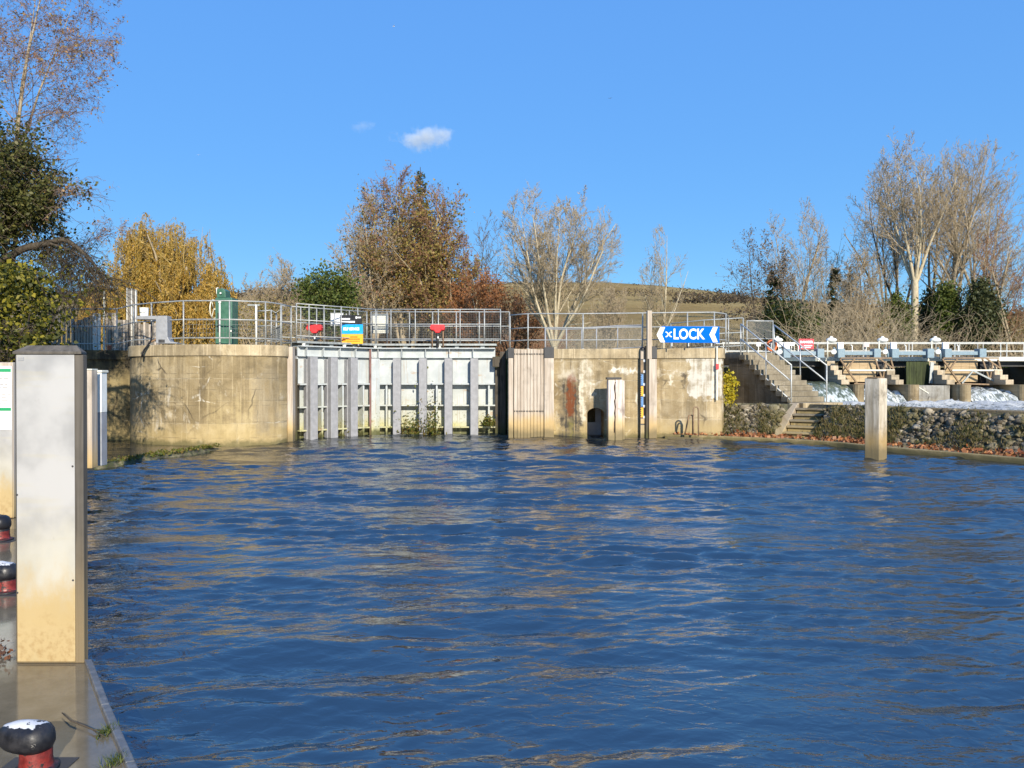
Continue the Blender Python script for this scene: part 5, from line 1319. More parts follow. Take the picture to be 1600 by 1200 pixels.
    y = 52.4; x0, z0 = Q(1248, 545.5, y); x1, z1 = Q(1271, 529.5, y); t = thing('danger_sign', 'red DANGER sign on the footbridge railing behind the handrails', 'sign', ((x0+x1)/2, y, z0))
    m = MB(); m.box(x0, x1, y-.02, y+.02, z0, z1); b = m.build('board', M['red_sign'], t)
    text_mesh('lettering', 'DANGER', .22, M['white_sign'], b, Vector((0, -.026, (z1-z0)*.68)), bold=.008, sx=1.0)
    m = MB(); xm = (x0+x1)/2; m.box(x0+.34, x1-.1, y-.028, y-.0215, z0+.2, z0+.27); m.box(x0+.42, x1-.2, y-.028, y-.0215, z0+.09, z0+.14); m.xprism([(x0+.08, z0+.08), (x0+.26, z0+.08), (x0+.17, z0+.28)], y-.028, y-.0215); m.build('small_print', M['white_sign'], b)
    for px0, px1, py0, py1, lab in ((1210, 1224, 535.5, 541.5, 'long white notice beside the life ring'), (1234, 1240.5, 535, 540, 'small square white notice left of the DANGER sign'), (1182, 1188.5, 535, 541, 'small white notice left of the life ring'), (1350, 1358, 535, 542, 'pale pink notice on the bridge above the left truss')):
        x0, z0 = Q(px0, py1, y); x1, z1 = Q(px1, py0, y); t = thing('notice', lab, 'notice', ((x0+x1)/2, y, z0)); m = MB(); m.box(x0, x1, y-.02, y+.02, z0, z1); m.build('plate', M['white_sign'] if px0 < 1300 else M['pink'], t)
        m = MB(); m.tube([((x0+x1)/2, y+.05, 3.42), ((x0+x1)/2, y+.05, z1-.03)], .03, 6); m.build('stake', M['white_paint'], t)
def tanboard():
    M['rail_white'] = paint('rail_white', (.60,.60,.55), .45, .1, .25)
    M['tan_board'] = timber('tan_board', (.34,.24,.13), (.50,.38,.23), axis='X', grain=6, wetz=(0, -1), wetcol=(.3,.2,.1))
    M['slime_board'] = timber('slimy_boards', (.022,.028,.012), (.07,.085,.03), wetcol=(.03,.04,.01), grain=6)
    M['weir_shade'] = masonry('weir_wall_shade', (.045,.04,.028), (.08,.072,.045), (.12,.105,.06), (4, 1), white=.05, joint=.1)
    M['pink'] = paint('faded_notice', (.75,.55,.52), .5, .05, .1)
tanboard(); weir()

def white_water():
    r = np.random.default_rng(12)
    ax = np.arange(13, 44, .16); ay = np.arange(33, 53, .2); Xg, Yg = np.meshgrid(ax, ay)
    def nz(s, seed, k=12):
        q = np.random.default_rng(seed); o = np.zeros_like(Xg)
        for _ in range(k): a, b = q.normal(0, s, 2); o += np.sin(a*Xg+b*Yg+q.uniform(0, 6.28))
        return o/math.sqrt(k)
    env = np.clip((Yg-41)/5, 0, 1)
    Z = .10 + env*(.12 + .06*nz(1.6, 1) + .05*nz(4, 2) + .03*nz(8, 3)) + .02*nz(2, 4) + env*np.abs(r.normal(0, .02, Xg.shape))
    Z += .26*np.exp(-((Yg-47.6)/1.1)**2)*(1+.35*nz(2.2, 8))
    V = np.stack([Xg, Yg, Z], -1).reshape(-1, 3); nx = len(ax); i = np.arange((len(ay)-1)*nx).reshape(-1, nx)[:, :-1].ravel()
    F = np.stack([i, i+1, i+nx+1, i+nx], 1)
    k = N('foam'); p = k.pos(); X, Y, Zz = k.xyz(p); a = k.noise(k.sc(p, (2.2, 2.2, 2.2)), 1.6, 6, .68, .5); b = k.noise(p, 9, 4, .6)
    fo = k.ss(k.ma('ADD', a, k.ma('MULTIPLY', k.ma('SUBTRACT', Zz, .35), .35)), .36, .52)
    c = k.mix(fo, (.10,.125,.12), (.50,.505,.49)); c = k.mix(k.ss(b, .55, .7, 0, .4), c, (.5,.55,.55))
    m = k.done(c, k.mix(fo, (.08,)*3, (.65,)*3), 0, k.bump(k.ma('ADD', a, b), .8, .08), spec=.4)
    tag(np_mesh('white_water', V, F, m, smooth=True), kind='structure'); M['foam'] = m
    # sheets of water falling between the piers
    k = N('falling_water'); p = k.pos(); a = k.noise(k.sc(p, (6, 1.5, .9)), 1.4, 5, .65, .3)
    fall = k.done(k.mix(k.ss(a, .42, .6), (.17,.19,.16), (.76,.79,.78)), .3, 0, k.bump(a, .7, .06), spec=.5)
    kk = N('smooth_chute'); p = kk.pos(); a = kk.noise(kk.sc(p, (3, 1.2, 1)), 1.6, 5, .6); X, Y, Zz = kk.xyz(p)
    chute = kk.done(kk.mix(kk.ss(kk.ma('SUBTRACT', a, kk.ma('MULTIPLY', Zz, .12)), .32, .52), (.10,.12,.075), (.60,.64,.62)), .15, 0, kk.bump(a, .4, .05), spec=.5)
    for (x0, x1, top, mat, yl) in ((19.02, 21.6, 1.75, chute, 47.6), (22.5, 25.1, 1.25, fall, 48.6), (29.3, 32.2, 1.30, fall, 48.4), (33.1, 36, 1.2, fall, 48.4)):
        vs = []; nxx, ny = 26, 16
        for j in range(ny+1):
            f = j/ny; y = 52.0-(52.0-yl)*f**.8; z = top*(1-f**2.2)+.25*f
            for i in range(nxx+1): x = x0+(x1-x0)*i/nxx; vs.append((x, y+r.normal(0, .03)*f, z+r.normal(0, .035 if mat is fall else .012)+.08*math.sin(i*.9+j*.3)*(1 if mat is fall else .3)))
        fs = [(j*(nxx+1)+i, (j+1)*(nxx+1)+i, (j+1)*(nxx+1)+i+1, j*(nxx+1)+i+1) for j in range(ny) for i in range(nxx)]
        tag(np_mesh('falling_water', vs, fs, mat, smooth=True), kind='structure')
    # splashes: many small droplets and clots thrown up at the foot of the falls
    n = 5200; x = r.uniform(14.5, 41, n); y = r.normal(47.6, .8, n); z = .2+np.abs(r.normal(0, .16, n))
    ico = icosphere(); v, f = np.array([(0,0,1),(.94,0,-.33),(-.47,.82,-.33),(-.47,-.82,-.33)]), np.array([(0,1,2),(0,2,3),(0,3,1),(1,3,2)])
    o = np_blobs('spray', (v, f), np.column_stack([x, y, z]), r.uniform(.012, .045, n), r, M['foam'], None, rough=.1); tag(o, kind='stuff', label='white spray thrown up at the foot of the weir', cat='spray')
white_water()
# ================================================================= trees
class Tree:
    """grows tapering limbs; keeps thick ones (trunk) and thin ones (crown) apart, and the twig tips for leaves"""
    def __init__(self, seed, env, prm):
        self.r = random.Random(seed); self.env = env; self.p = prm; self.thick = []; self.thin = []; self.tips = []; self.count = 0
    def inside(self, x, y, z):
        cx, cy, cz, rx, ry, rz = self.env
        zz = (z-cz)/rz
        return ((x-cx)/rx)**2 + ((y-cy)/ry)**2 + zz*zz < 1
    def grow(self, p, d, L, r, lv):
        P_ = self.p; R = self.r; n = P_['seg'][lv]; st = L/n; x, y, z = p; dx, dy, dz = d
        nch = P_['kids'][lv] if lv < len(P_['kids']) else 0
        start = P_['start'][lv] if lv < len(P_['start']) else .2
        wig = P_['wig'][lv]; trop = P_['trop'][lv]; ratio = P_['taper'][lv] if 'taper' in P_ else .75
        made = 0.0; out = self.thick if r > P_['thick'] else self.thin
        for i in range(n):
            dx += R.gauss(0, wig); dy += R.gauss(0, wig); dz += R.gauss(0, wig) + trop
            q = math.sqrt(dx*dx+dy*dy+dz*dz); dx /= q; dy /= q; dz /= q
            x2, y2, z2 = x+dx*st, y+dy*st, z+dz*st; t = (i+1)/n
            r0 = r*(1-ratio*i/n); r1 = r*(1-ratio*t)
            if not self.inside(x2, y2, z2) and z2 > self.env[2]-self.env[5]*(.98 if lv else 0):
                if R.random() < (.75 if lv else .92): break
            if z2 < 2.6 + .1 and lv >= 1 and self.p.get('floor', True): break
            out.append((x, y, z, x2, y2, z2, r0, r1))
            if t > start and nch:
                made += nch/(n*(1-start))
                while made >= 1:
                    made -= 1; a0, a1 = P_['ang'][lv]; an = RAD(R.uniform(a0, a1)); ph = R.uniform(0, 6.283)
                    # perpendicular frame
                    if abs(dz) < .9: ux, uy, uz = dy, -dx, 0.0
                    else: ux, uy, uz = 0.0, dz, -dy
                    q = math.sqrt(ux*ux+uy*uy+uz*uz); ux /= q; uy /= q; uz /= q
                    vx, vy, vz = dy*uz-dz*uy, dz*ux-dx*uz, dx*uy-dy*ux
                    c, s = math.cos(an), math.sin(an); cp, sp = math.cos(ph)*s, math.sin(ph)*s
                    e = (dx*c+ux*cp+vx*sp, dy*c+uy*cp+vy*sp, dz*c+uz*cp+vz*sp)
                    l_ = P_['len'][lv]*L*(1-P_.get('short', .55)*t)*R.uniform(.65, 1.2)
                    w_ = R.random(); self.grow((x+(x2-x)*w_, y+(y2-y)*w_, z+(z2-z)*w_), e, l_, max(P_['rmin'], min(r0*.8, P_['rad'][lv]*r0)), lv+1)
            x, y, z = x2, y2, z2
        if lv >= P_.get('tiplv', 2): self.tips.append((x, y, z))

def seg_mesh(segs, n, name, mat, parent):
    A = np.array(segs); p0, p1, r0, r1 = A[:, 0:3], A[:, 3:6], A[:, 6], A[:, 7]
    d = p1-p0; L = np.linalg.norm(d, axis=1, keepdims=True); d = d/(L+1e-9)
    up = np.where(np.abs(d[:, 2:3]) < .9, np.array([[0, 0, 1.]]), np.array([[1., 0, 0]]))
    s = np.cross(d, up); s /= np.linalg.norm(s, axis=1, keepdims=True); u = np.cross(d, s); V = []
    p1 = p1 + d*np.minimum(L, r1[:, None]*.8)
    for pp, rr in ((p0, r0), (p1, r1)):
        for k in range(n):
            a = 2*math.pi*k/n; V.append(pp + (s*math.cos(a)+u*math.sin(a))*rr[:, None])
    V = np.stack(V, 1); m = len(A)
    F = np.array([(k, (k+1) % n, n+(k+1) % n, n+k) for k in range(n)])
    F = (F[None] + (np.arange(m)*2*n)[:, None, None]).reshape(-1, 4)
    return np_mesh(name, V.reshape(-1, 3), F, mat, parent, smooth=n > 3)

BASE = dict(seg=[9, 6, 5, 4, 3], kids=[16, 9, 7, 5], start=[.28, .15, .12, .12], wig=[.06, .09, .10, .11, .12], trop=[.02, .07, .06, .05, .03],
            taper=[.93, .86, .8, .75, .7], len=[.55, .52, .5, .5], ang=[(28, 55), (28, 52), (28, 55), (30, 60)], rad=[.42, .45, .5, .6], rmin=.010, thick=.045, short=.5)
def prm(**k): d = dict(BASE); d.update(k); return d

M['bark_tan'] = barkmat('bark_tan', (.27,.215,.14), (.44,.36,.25))
M['twig_tan'] = barkmat('twig_tan', (.30,.235,.145), (.43,.34,.225), 2)
M['twig_gold'] = barkmat('twig_gold', (.30,.21,.07), (.44,.32,.12), 2)
M['leaf_ivy'] = leafmat('ivy_leaves', [(.025,.032,.008), (.06,.065,.015), (.10,.098,.024), (.16,.14,.036), (.045,.05,.012)], trans=.25, rough=.45)
M['bark_pale'] = barkmat('bark_pale', (.36,.30,.20), (.58,.50,.35))
M['twig_pale'] = barkmat('twig_pale', (.30,.235,.15), (.46,.375,.25), 2)
M['bark_dark'] = barkmat('bark_dark', (.045,.036,.026), (.10,.08,.058))
M['twig_dark'] = barkmat('twig_dark', (.10,.075,.05), (.19,.145,.10), 2)
M['twig_russet'] = barkmat('twig_russet', (.20,.10,.055), (.33,.19,.11), 2)
M['leaf_gold'] = leafmat('golden_willow_leaves', [(.30,.18,.035), (.44,.26,.05), (.55,.34,.07), (.50,.34,.10), (.34,.26,.09)])
M['leaf_brown'] = leafmat('brown_autumn_leaves', [(.13,.11,.025), (.22,.18,.04), (.29,.20,.05), (.38,.28,.08), (.17,.16,.035), (.30,.17,.06), (.48,.38,.15)])
M['leaf_russet'] = leafmat('russet_leaves', [(.18,.065,.025), (.32,.12,.038), (.42,.19,.06), (.24,.10,.04)])
M['leaf_dark'] = leafmat('dark_ivy_leaves', [(.012,.022,.006), (.03,.045,.010), (.05,.065,.014), (.08,.085,.018), (.022,.034,.008)], trans=.2, rough=.45)
M['leaf_green'] = leafmat('green_bush_leaves', [(.04,.06,.012), (.08,.11,.02), (.12,.15,.03), (.16,.17,.04)])
M['leaf_yellow'] = leafmat('yellow_green_leaves', [(.025,.035,.008), (.06,.07,.012), (.16,.15,.018), (.32,.27,.03), (.05,.055,.01), (.09,.095,.014), (.36,.30,.035)])  # the dark stops stand in for shade inside the bush
M['leaf_conifer'] = leafmat('conifer_needles', [(.035,.045,.016), (.065,.075,.026), (.10,.105,.04)], trans=.15)
M['leaf_rust'] = leafmat('sparse_rusty_leaves', [(.22,.09,.04), (.34,.16,.07), (.30,.24,.06), (.42,.25,.12)])

def tree(name, label, cat, px, Y, H, env, P_, seed, bark, twig, r0, lean=(0, 0), leaders=1, leaf=None, group=None, z0=2.8, spread=18, low=0):
    """env in metres relative to the base: (dx, dy, dz, rx, ry, rz)"""
    x = PX(px, Y); e = (x+env[0], Y+env[1], z0+env[2], env[3], env[4], env[5])
    t = thing(name, label, cat, (x, Y, z0), 0, group); T = Tree(seed, e, P_)
    if leaders == 1: T.grow((x, Y, z0-.2), (lean[0], lean[1], 1), H, r0, 0)
    else:
        R = T.r
        for i in range(leaders):
            a = 6.283*i/leaders + R.uniform(-.4, .4); s = math.tan(RAD(spread*R.uniform(.5, 1.2)))
            T.grow((x+.1*math.cos(a)*min(low, 1.5)*r0*4, Y+.1*math.sin(a), z0-.25+low), (s*math.cos(a)+lean[0], s*math.sin(a)*.8, 1), H*R.uniform(.8, 1.02), r0*.5, 0)
        if low: T.thick.append((x, Y, z0-.3, x, Y, z0+low, r0*1.05, r0*.9))
    if T.thick: seg_mesh(T.thick, 7, 'trunk', bark, t)
    if T.thin: cr = seg_mesh(T.thin, 3, 'crown', twig, t)
    if leaf:
        mat, n, size, sig, zsel = leaf[:5]; r = np.random.default_rng(seed); tips = np.array(T.tips)
        if zsel is not None: w_ = zsel(tips); w_ = w_/w_.sum(); idx = r.choice(len(tips), n, p=w_)
        else: idx = r.integers(0, len(tips), n)
        leaf_quads('leaves', tips[idx]+r.normal(0, sig, (n, 3)), size, mat, t, r, 1.5, leaf[5] if len(leaf) > 5 else 0)
    return t, T

def bush(name, label, cat, px, py, Y, rx, ry, rz, mat, n, size, seed, clumps=90, shell=.35, twig=None, group=None, z0=2.8, tall=False, sig=.16):
    x, y, z = P(px, py, Y); r = np.random.default_rng(seed); t = thing(name, label, cat, (x, Y, z0), 0, group)
    a = r.normal(size=(clumps, 3)); a /= np.linalg.norm(a, axis=1, keepdims=True); rad = (shell + (1-shell)*r.uniform(0, 1, (clumps, 1)))**.6
    c = a*rad*np.array([rx, ry, rz]) + (x, y, z)
    if tall: c[:, :2] = (c[:, :2]-(x, y))*np.clip(1.15-(c[:, 2:3]-(z-rz))/(2*rz), .12, 1)+(x, y)
    sz = r.uniform(.5, 1.3, (clumps, 1))*sig*min(rx, rz)*2
    idx = r.integers(0, clumps, n); pts = c[idx] + r.normal(0, 1, (n, 3))*sz[idx]*np.array([1, 1, .75])
    T = Tree(seed, (x, y, z, rx*1.1, ry*1.1, rz*1.1), prm(kids=[10, 6, 3], seg=[5, 4, 3, 3], start=[.05, .1, .1], trop=[0, .02, .0, 0], floor=False, ang=[(20, 60), (25, 60), (30, 60)]))
    for i in range(5): T.grow((x+r.normal(0, rx*.15), y+r.normal(0, .1), z0-.1), (r.normal(0, .35), r.normal(0, .3), 1), (z-z0+rz*.9), .05*max(1, rx*.6), 0)
    seg_mesh(T.thick+T.thin, 4, 'stem', twig or M['bark_dark'], t)
    leaf_quads('foliage', pts, size, mat, t, r)
    return t

def strands(T, r, n, ln, env, step=7):
    """hanging willow switches from the outer twigs, returned as segments and leaf points"""
    tips = np.array(T.tips); idx = r.integers(0, len(tips), n); segs = []; pts = []
    for i in idx:
        x, y, z = tips[i]; dx, dy = r.normal(0, .22, 2); L = ln*r.uniform(.4, 1.15); k = step
        dz = .15
        for j in range(k):
            dz -= .45; q = math.sqrt(dx*dx+dy*dy+dz*dz); st = L/k
            x2, y2, z2 = x+dx/q*st, y+dy/q*st, z+dz/q*st
            if z2 < 3.0: break
            segs.append((x, y, z, x2, y2, z2, .012, .010)); pts.append(((x+x2)/2, (y+y2)/2, (z+z2)/2)); pts.append((x2, y2, z2)); x, y, z = x2, y2, z2; dx *= .8; dy *= .8
    return segs, np.array(pts)

def willow():
    Y = 46; px = 258; top = PZ(340, Y)
    P_ = prm(kids=[9, 8, 6], seg=[7, 6, 5, 4], trop=[0, -.02, -.06, -.1], ang=[(30, 60), (30, 60), (30, 65)], tiplv=1, len=[.6, .55, .5])
    t, T = tree('weeping_willow', 'golden weeping willow behind the curved railing at the left', 'tree', px, Y, (top-2.8)*1.12, (0, 0, 3.0, 3.9, 3, top-2.8-2.6), P_, 5, M['bark_tan'], M['twig_gold'], .34, leaders=9, spread=30, low=1.2)
    r = np.random.default_rng(4)
    s, p = strands(T, r, 1600, 1.7, None)
    seg_mesh(s, 3, 'switches', M['leaf_gold2'], t)
    c = np.repeat(p, 2, 0); c = c + r.normal(0, .05, c.shape); leaf_quads('leaves', c, .044, M['leaf_gold'], t, r, 3.4, .7)
    # lower right shoulder of the same crown
M['leaf_gold2'] = barkmat('willow_switch', (.30,.20,.03), (.42,.29,.05), 2)
willow()
def shoulder(px, topy, Y, seed, label, rx, n, tilt):
    top = PZ(topy, Y); P_ = prm(kids=[8, 7, 5], seg=[6, 5, 4, 4], trop=[0, -.02, -.07, -.1], ang=[(30, 60), (30, 60), (30, 65)], tiplv=1, len=[.6, .55, .5])
    t, T = tree('weeping_willow', label, 'tree', px, Y, (top-2.8)*.85, (0, 0, 2.4, rx, 2.4, top-2.8-2.4), P_, seed, M['bark_tan'], M['twig_gold'], .2, leaders=5, spread=34, low=.8)
    r = np.random.default_rng(seed); s, p = strands(T, r, n, 1.7, None); seg_mesh(s, 3, 'switches', M['leaf_gold2'], t)
    c = np.repeat(p, 2, 0)+r.normal(0, .06, (len(p)*2, 3)); leaf_quads('leaves', c, .062, M['leaf_gold'], t, r, 3.2, .7)
shoulder(312, 398, 44, 15, 'smaller golden willow at the right shoulder of the big willow', 2.0, 700, 0)
shoulder(185, 390, 47, 16, 'golden willow half hidden behind the drooping dark branches', 2.3, 700, 0)

# small bare trees and bushes left of the big autumn tree
tree('bare_tree', 'small round bare tree on the skyline right of the golden willow', 'tree', 428, 70, PZ(402, 70)-2.8, (0, 0, 5.3, 3.2, 3, 5.4), prm(kids=[12, 10, 7, 4], rmin=.017), 21, M['bark_dark'], M['twig_tan'], .2, leaders=5, spread=22, low=.8)
bush('round_bush', 'round dark green bush at the left foot of the big autumn tree', 'bush', 511, 470, 42, 1.35, 1.2, 1.75, M['leaf_green'], 9000, .10, 31, clumps=110)
bush('scrub_bush', 'tan twiggy shrub below the golden willow behind the green pedestal', 'bush', 400, 505, 40, 2.2, 1, 1.3, M['leaf_brown'], 2600, .07, 32, clumps=60, twig=M['twig_tan'])
# the big brown tree with the conifer spike behind it
def low_bias(z0, z1): return lambda tp: np.clip((z1-tp[:, 2])/(z1-z0), .04, 1)**1.3
tree('autumn_tree', 'broad brown leaved autumn tree behind the middle of the gates', 'tree', 636, 55, PZ(268, 55)-2.8, (.1, 0, 6.4, 5.5, 4.5, 9.0), prm(kids=[14, 10, 7, 4], trop=[.01, .05, .04, .03, 0], rmin=.014, ang=[(30, 62), (30, 55), (28, 55), (30, 60)]), 41, M['bark_tan'], M['twig_russet'], .34, leaders=6, spread=27, low=1.0, leaf=(M['leaf_brown'], 19000, .105, .28, low_bias(4, 17)))
tree('autumn_tree', 'pale twigged half bare tree forming the left side of the broad autumn tree', 'tree', 580, 53, PZ(300, 53)-2.8, (-.4, 0, 6.2, 3.6, 3.4, 6.6), prm(kids=[13, 9, 7, 5], rmin=.014), 42, M['bark_tan'], M['twig_tan'], .26, leaders=4, spread=22, leaf=(M['leaf_rust'], 2500, .10, .2, low_bias(3, 13)))
tree('autumn_tree', 'reddish brown shrubby tree forming the right side of the broad autumn tree', 'tree', 700, 53.5, PZ(345, 53.5)-2.8, (0, 0, 4.6, 2.9, 3, 5.2), prm(kids=[13, 9, 7, 5], rmin=.013), 43, M['bark_tan'], M['twig_russet'], .2, leaders=5, spread=24, leaf=(M['leaf_brown'], 5500, .10, .22, low_bias(3, 12)))
def conifer():
    Y = 57.5; px = 657; x = PX(px, Y); top = PZ(262, Y); t = thing('conifer', 'slender dark conifer whose tip stands above the broad autumn tree', 'tree', (x, Y, 2.8)); r = np.random.default_rng(6)
    segs = [(x, Y, 2.6, x, Y, top, .2, .02)]; pts = []
    for i in range(120):
        f = i/120; z = top-.3-f*11; L = .2+f*2.6*r.uniform(.6, 1.15); a = r.uniform(0, 6.28); dx, dy = math.cos(a), math.sin(a)
        segs.append((x, Y, z, x+dx*L, Y+dy*L, z-L*.25+.1, .03, .012))
        for k in range(int(2+L*5)): s = r.uniform(.15, 1); pts.append((x+dx*L*s+r.normal(0, .12), Y+dy*L*s+r.normal(0, .12), z-L*s*.25-abs(r.normal(0, .12))))
    seg_mesh(segs, 4, 'trunk', M['bark_dark'], t); leaf_quads('needles', np.repeat(np.array(pts), 3, 0)+r.normal(0, .08, (len(pts)*3, 3)), .14, M['leaf_conifer'], t, r, 2.2)
conifer()
tree('bare_tree', 'thin dark upright bare tree between the autumn tree and the pale bare tree', 'tree', 762, 62, PZ(328, 62)-2.8, (0, 0, 7, 1.7, 1.7, 9), prm(kids=[12, 7, 5, 3], ang=[(18, 34), (20, 40), (25, 45), (30, 50)], rmin=.015), 51, M['bark_dark'], M['twig_dark'], .15, leaders=2, spread=5)
tree('russet_shrub', 'russet leaved shrub with pale stems beside the pale bare tree', 'shrub', 752, 47, PZ(412, 47)-2.8, (0, 0, 2.6, 2.6, 2, 3.4), prm(kids=[11, 8, 6, 4], rmin=.012), 52, M['bark_pale'], M['twig_russet'], .13, leaders=6, spread=26, leaf=(M['leaf_russet'], 6500, .085, .18, None))
tree('russet_shrub', 'low russet bush under the left of the pale bare tree', 'shrub', 800, 46, PZ(440, 46)-2.8, (0, 0, 1.9, 2.3, 2, 2.6), prm(kids=[10, 8, 5, 4], rmin=.012), 53, M['bark_dark'], M['twig_russet'], .1, leaders=5, spread=28, leaf=(M['leaf_russet'], 3600, .08, .18, None))
tree('bare_tree', 'wide pale bare tree forking low behind the right lock wall', 'tree', 866, 38, PZ(300, 38)-2.8-.6, (.15, 0, 4.5, 3.35, 3, 4.9), prm(kids=[11, 9, 7, 5], start=[.14, .12, .1, .1], ang=[(24, 50), (24, 48), (26, 52), (30, 55)], trop=[.02, .06, .06, .05, .03], rmin=.0085, thick=.03), 61, M['bark_pale'], M['twig_pale'], .17, leaders=11, spread=33, low=1.0)
tree('poplar', 'slim bare poplar standing alone on the hillside right of the pale tree', 'tree', 1036, 75, PZ(367, 75)-2.8, (0, 0, 7.6, 2.7, 2.4, 6.8), prm(kids=[13, 8, 6, 4], start=[.22, .12, .1, .1], len=[.68, .55, .5, .5], ang=[(30, 50), (24, 44), (25, 45), (28, 50)], trop=[.02, .09, .07, .05, .03], wig=[.025, .08, .09, .1, .1], rmin=.016), 62, M['bark_pale'], M['twig_tan'], .17, leaders=1)
tree('poplar', 'shorter side stem close left of the slim bare poplar', 'tree', 1020, 76, PZ(410, 76)-2.8, (0, 0, 6, 2.0, 2, 5.6), prm(kids=[12, 8, 6, 3], ang=[(20, 38), (22, 42), (25, 45), (28, 50)], trop=[.02, .09, .07, .05, .03], wig=[.025, .08, .09, .1, .1], rmin=.016), 63, M['bark_tan'], M['twig_tan'], .1, leaders=1)
tree('scrub_bush', 'round twiggy bush on the hill edge at the right of the pale tree', 'shrub', 952, 60, PZ(420, 60)-2.8, (0, 0, 3.5, 1.7, 1.6, 5.2), prm(kids=[10, 8, 7, 4], rmin=.014), 64, M['twig_tan'], M['twig_tan'], .1, leaders=5, spread=14)

# right bank: tall bare poplars and willows beyond the weir
sparse = prm(kids=[8, 7, 5, 3], start=[.3, .14, .1, .1], ang=[(26, 46), (24, 46), (26, 50), (28, 55)], trop=[.01, .075, .07, .05, .03], rmin=.017, thick=.06)
big = prm(kids=[13, 8, 6, 4], start=[.2, .14, .1, .1], ang=[(26, 46), (24, 46), (26, 50), (28, 55)], trop=[.01, .075, .07, .05, .03], rmin=.017, thick=.06)
tree('ash_tree', 'dark ash tree with hanging seed clusters at the left end of the right bank trees', 'tree', 1190, 76, PZ(366, 76)-2.8, (-.4, 0, 7.4, 3.6, 3, 7.6), prm(kids=[13, 9, 6, 3], rmin=.016, start=[.3, .1, .1]), 71, M['bark_dark'], M['twig_dark'], .22, leaders=2, spread=8, leaf=(M['twig_dark'], 2200, .12, .2, None, .8))
tree('bare_tree', 'pointed bare tree with an upright trunk right of the dark ash', 'tree', 1237, 80, PZ(308, 80)-2.8, (.2, 0, 9.6, 3.9, 3.4, 9.3), prm(kids=[16, 9, 6, 4], start=[.15, .12, .1, .1], rmin=.016, ang=[(24, 46), (24, 46), (26, 50), (28, 55)]), 72, M['bark_tan'], M['twig_tan'], .30, leaders=3, spread=9)
tree('bare_tree', 'low bare tree filling the gap between the pointed tree and the tallest trees', 'tree', 1296, 84, PZ(368, 84)-2.8, (.2, 0, 7, 3.2, 3, 6.8), big, 73, M['bark_tan'], M['twig_tan'], .22, leaders=4, spread=15)
tree('bare_tree', 'spreading low bare tree in front of the tallest trees', 'tree', 1352, 72, PZ(385, 72)-2.8, (-.3, 0, 6.0, 4.0, 3, 6.2), prm(kids=[14, 9, 7, 4], wig=[.1, .16, .18, .2, .2], rmin=.016), 74, M['bark_dark'], M['twig_tan'], .24, leaders=4, spread=24)
tree('bare_tree', 'tallest bare tree with a smooth pale trunk on the right bank', 'tree', 1429, 75, PZ(236, 75)-2.8-8.3, (-1.0, 0, 13.4, 6.6, 4.5, 10.3), big, 75, M['bark_pale'], M['twig_tan'], .36, leaders=5, spread=19, low=9)
tree('bare_tree', 'dark leaning bare tree close left of the tallest pale trunk', 'tree', 1408, 79, PZ(262, 79)-2.8-4.5, (-2.0, 0, 12.4, 5.0, 4, 9.8), big, 76, M['bark_dark'], M['twig_tan'], .30, leaders=3, spread=12, lean=(-.05, 0), low=5)
tree('bare_tree', 'straight bare tree behind the right side of the tallest trunk', 'tree', 1458, 83, PZ(230, 83)-2.8-5.5, (0.3, 0, 14.5, 5.2, 4, 11), big, 77, M['bark_tan'], M['twig_tan'], .34, leaders=3, spread=10, low=6)
tree('bare_tree', 'wide topped bare tree over the ivy covered trunk', 'tree', 1487, 76, PZ(238, 76)-2.8-5.5, (1.6, 0, 13.4, 6.8, 4, 10.2), big, 78, M['bark_tan'], M['twig_tan'], .40, leaders=4, spread=16, lean=(.06, 0), low=6)
tree('bare_tree', 'tan bare willow at the right with dense upright twigs', 'tree', 1532, 74, PZ(262, 74)-2.8, (.5, 0, 9.8, 5.0, 4, 10.8), prm(kids=[12, 9, 6, 4], rmin=.016, start=[.2, .1, .1, .1]), 79, M['bark_tan'], M['twig_pale'], .36, leaders=5, spread=18)
tree('bare_tree', 'bare tree at the right edge of the picture with a brownish crown', 'tree', 1588, 72, PZ(285, 72)-2.8, (.3, 0, 9, 4.2, 3.5, 9.3), big, 80, M['bark_tan'], M['twig_russet'], .3, leaders=3, spread=13)
tree('bare_tree', 'bare tree just beyond the right edge of the picture', 'tree', 1650, 74, PZ(300, 74)-2.8, (0, 0, 9, 4, 3.5, 8.6), big, 81, M['bark_tan'], M['twig_tan'], .3, leaders=3, spread=13)
tree('bare_tree', 'tall bare tree with a full crown behind the dark leaning tree', 'tree', 1385, 90, PZ(270, 90)-2.8-5, (0, 0, 12, 5.2, 4, 13), sparse, 82, M['bark_tan'], M['twig_tan'], .32, leaders=4, spread=14, low=6)
tree('bare_tree', 'tall bare tree with a full crown behind the tan willow at the right', 'tree', 1528, 88, PZ(240, 88)-2.8-6, (0, 0, 14, 6.0, 4, 14), sparse, 83, M['bark_tan'], M['twig_tan'], .36, leaders=5, spread=15, low=7)
bush('ivy_column', 'bright green ivy climbing the trunk left of the dark evergreen', 'ivy', 1478, 490, 73, 1.25, 1.1, 3.0, M['leaf_green'], 9000, .16, 91, clumps=120, tall=True, z0=2.7)
bush('evergreen_bush', 'dark evergreen bush under the trees near the right edge', 'bush', 1533, 492, 71, 1.55, 1.3, 3.4, M['leaf_conifer'], 12000, .15, 92, clumps=130, tall=True, z0=2.7)
bush('ivy_column', 'olive green ivy mass left of the tallest pale trunk', 'ivy', 1398, 508, 74, 1.5, 1.2, 2.9, M['leaf_green'], 7000, .15, 93, clumps=90, tall=True, z0=2.7)
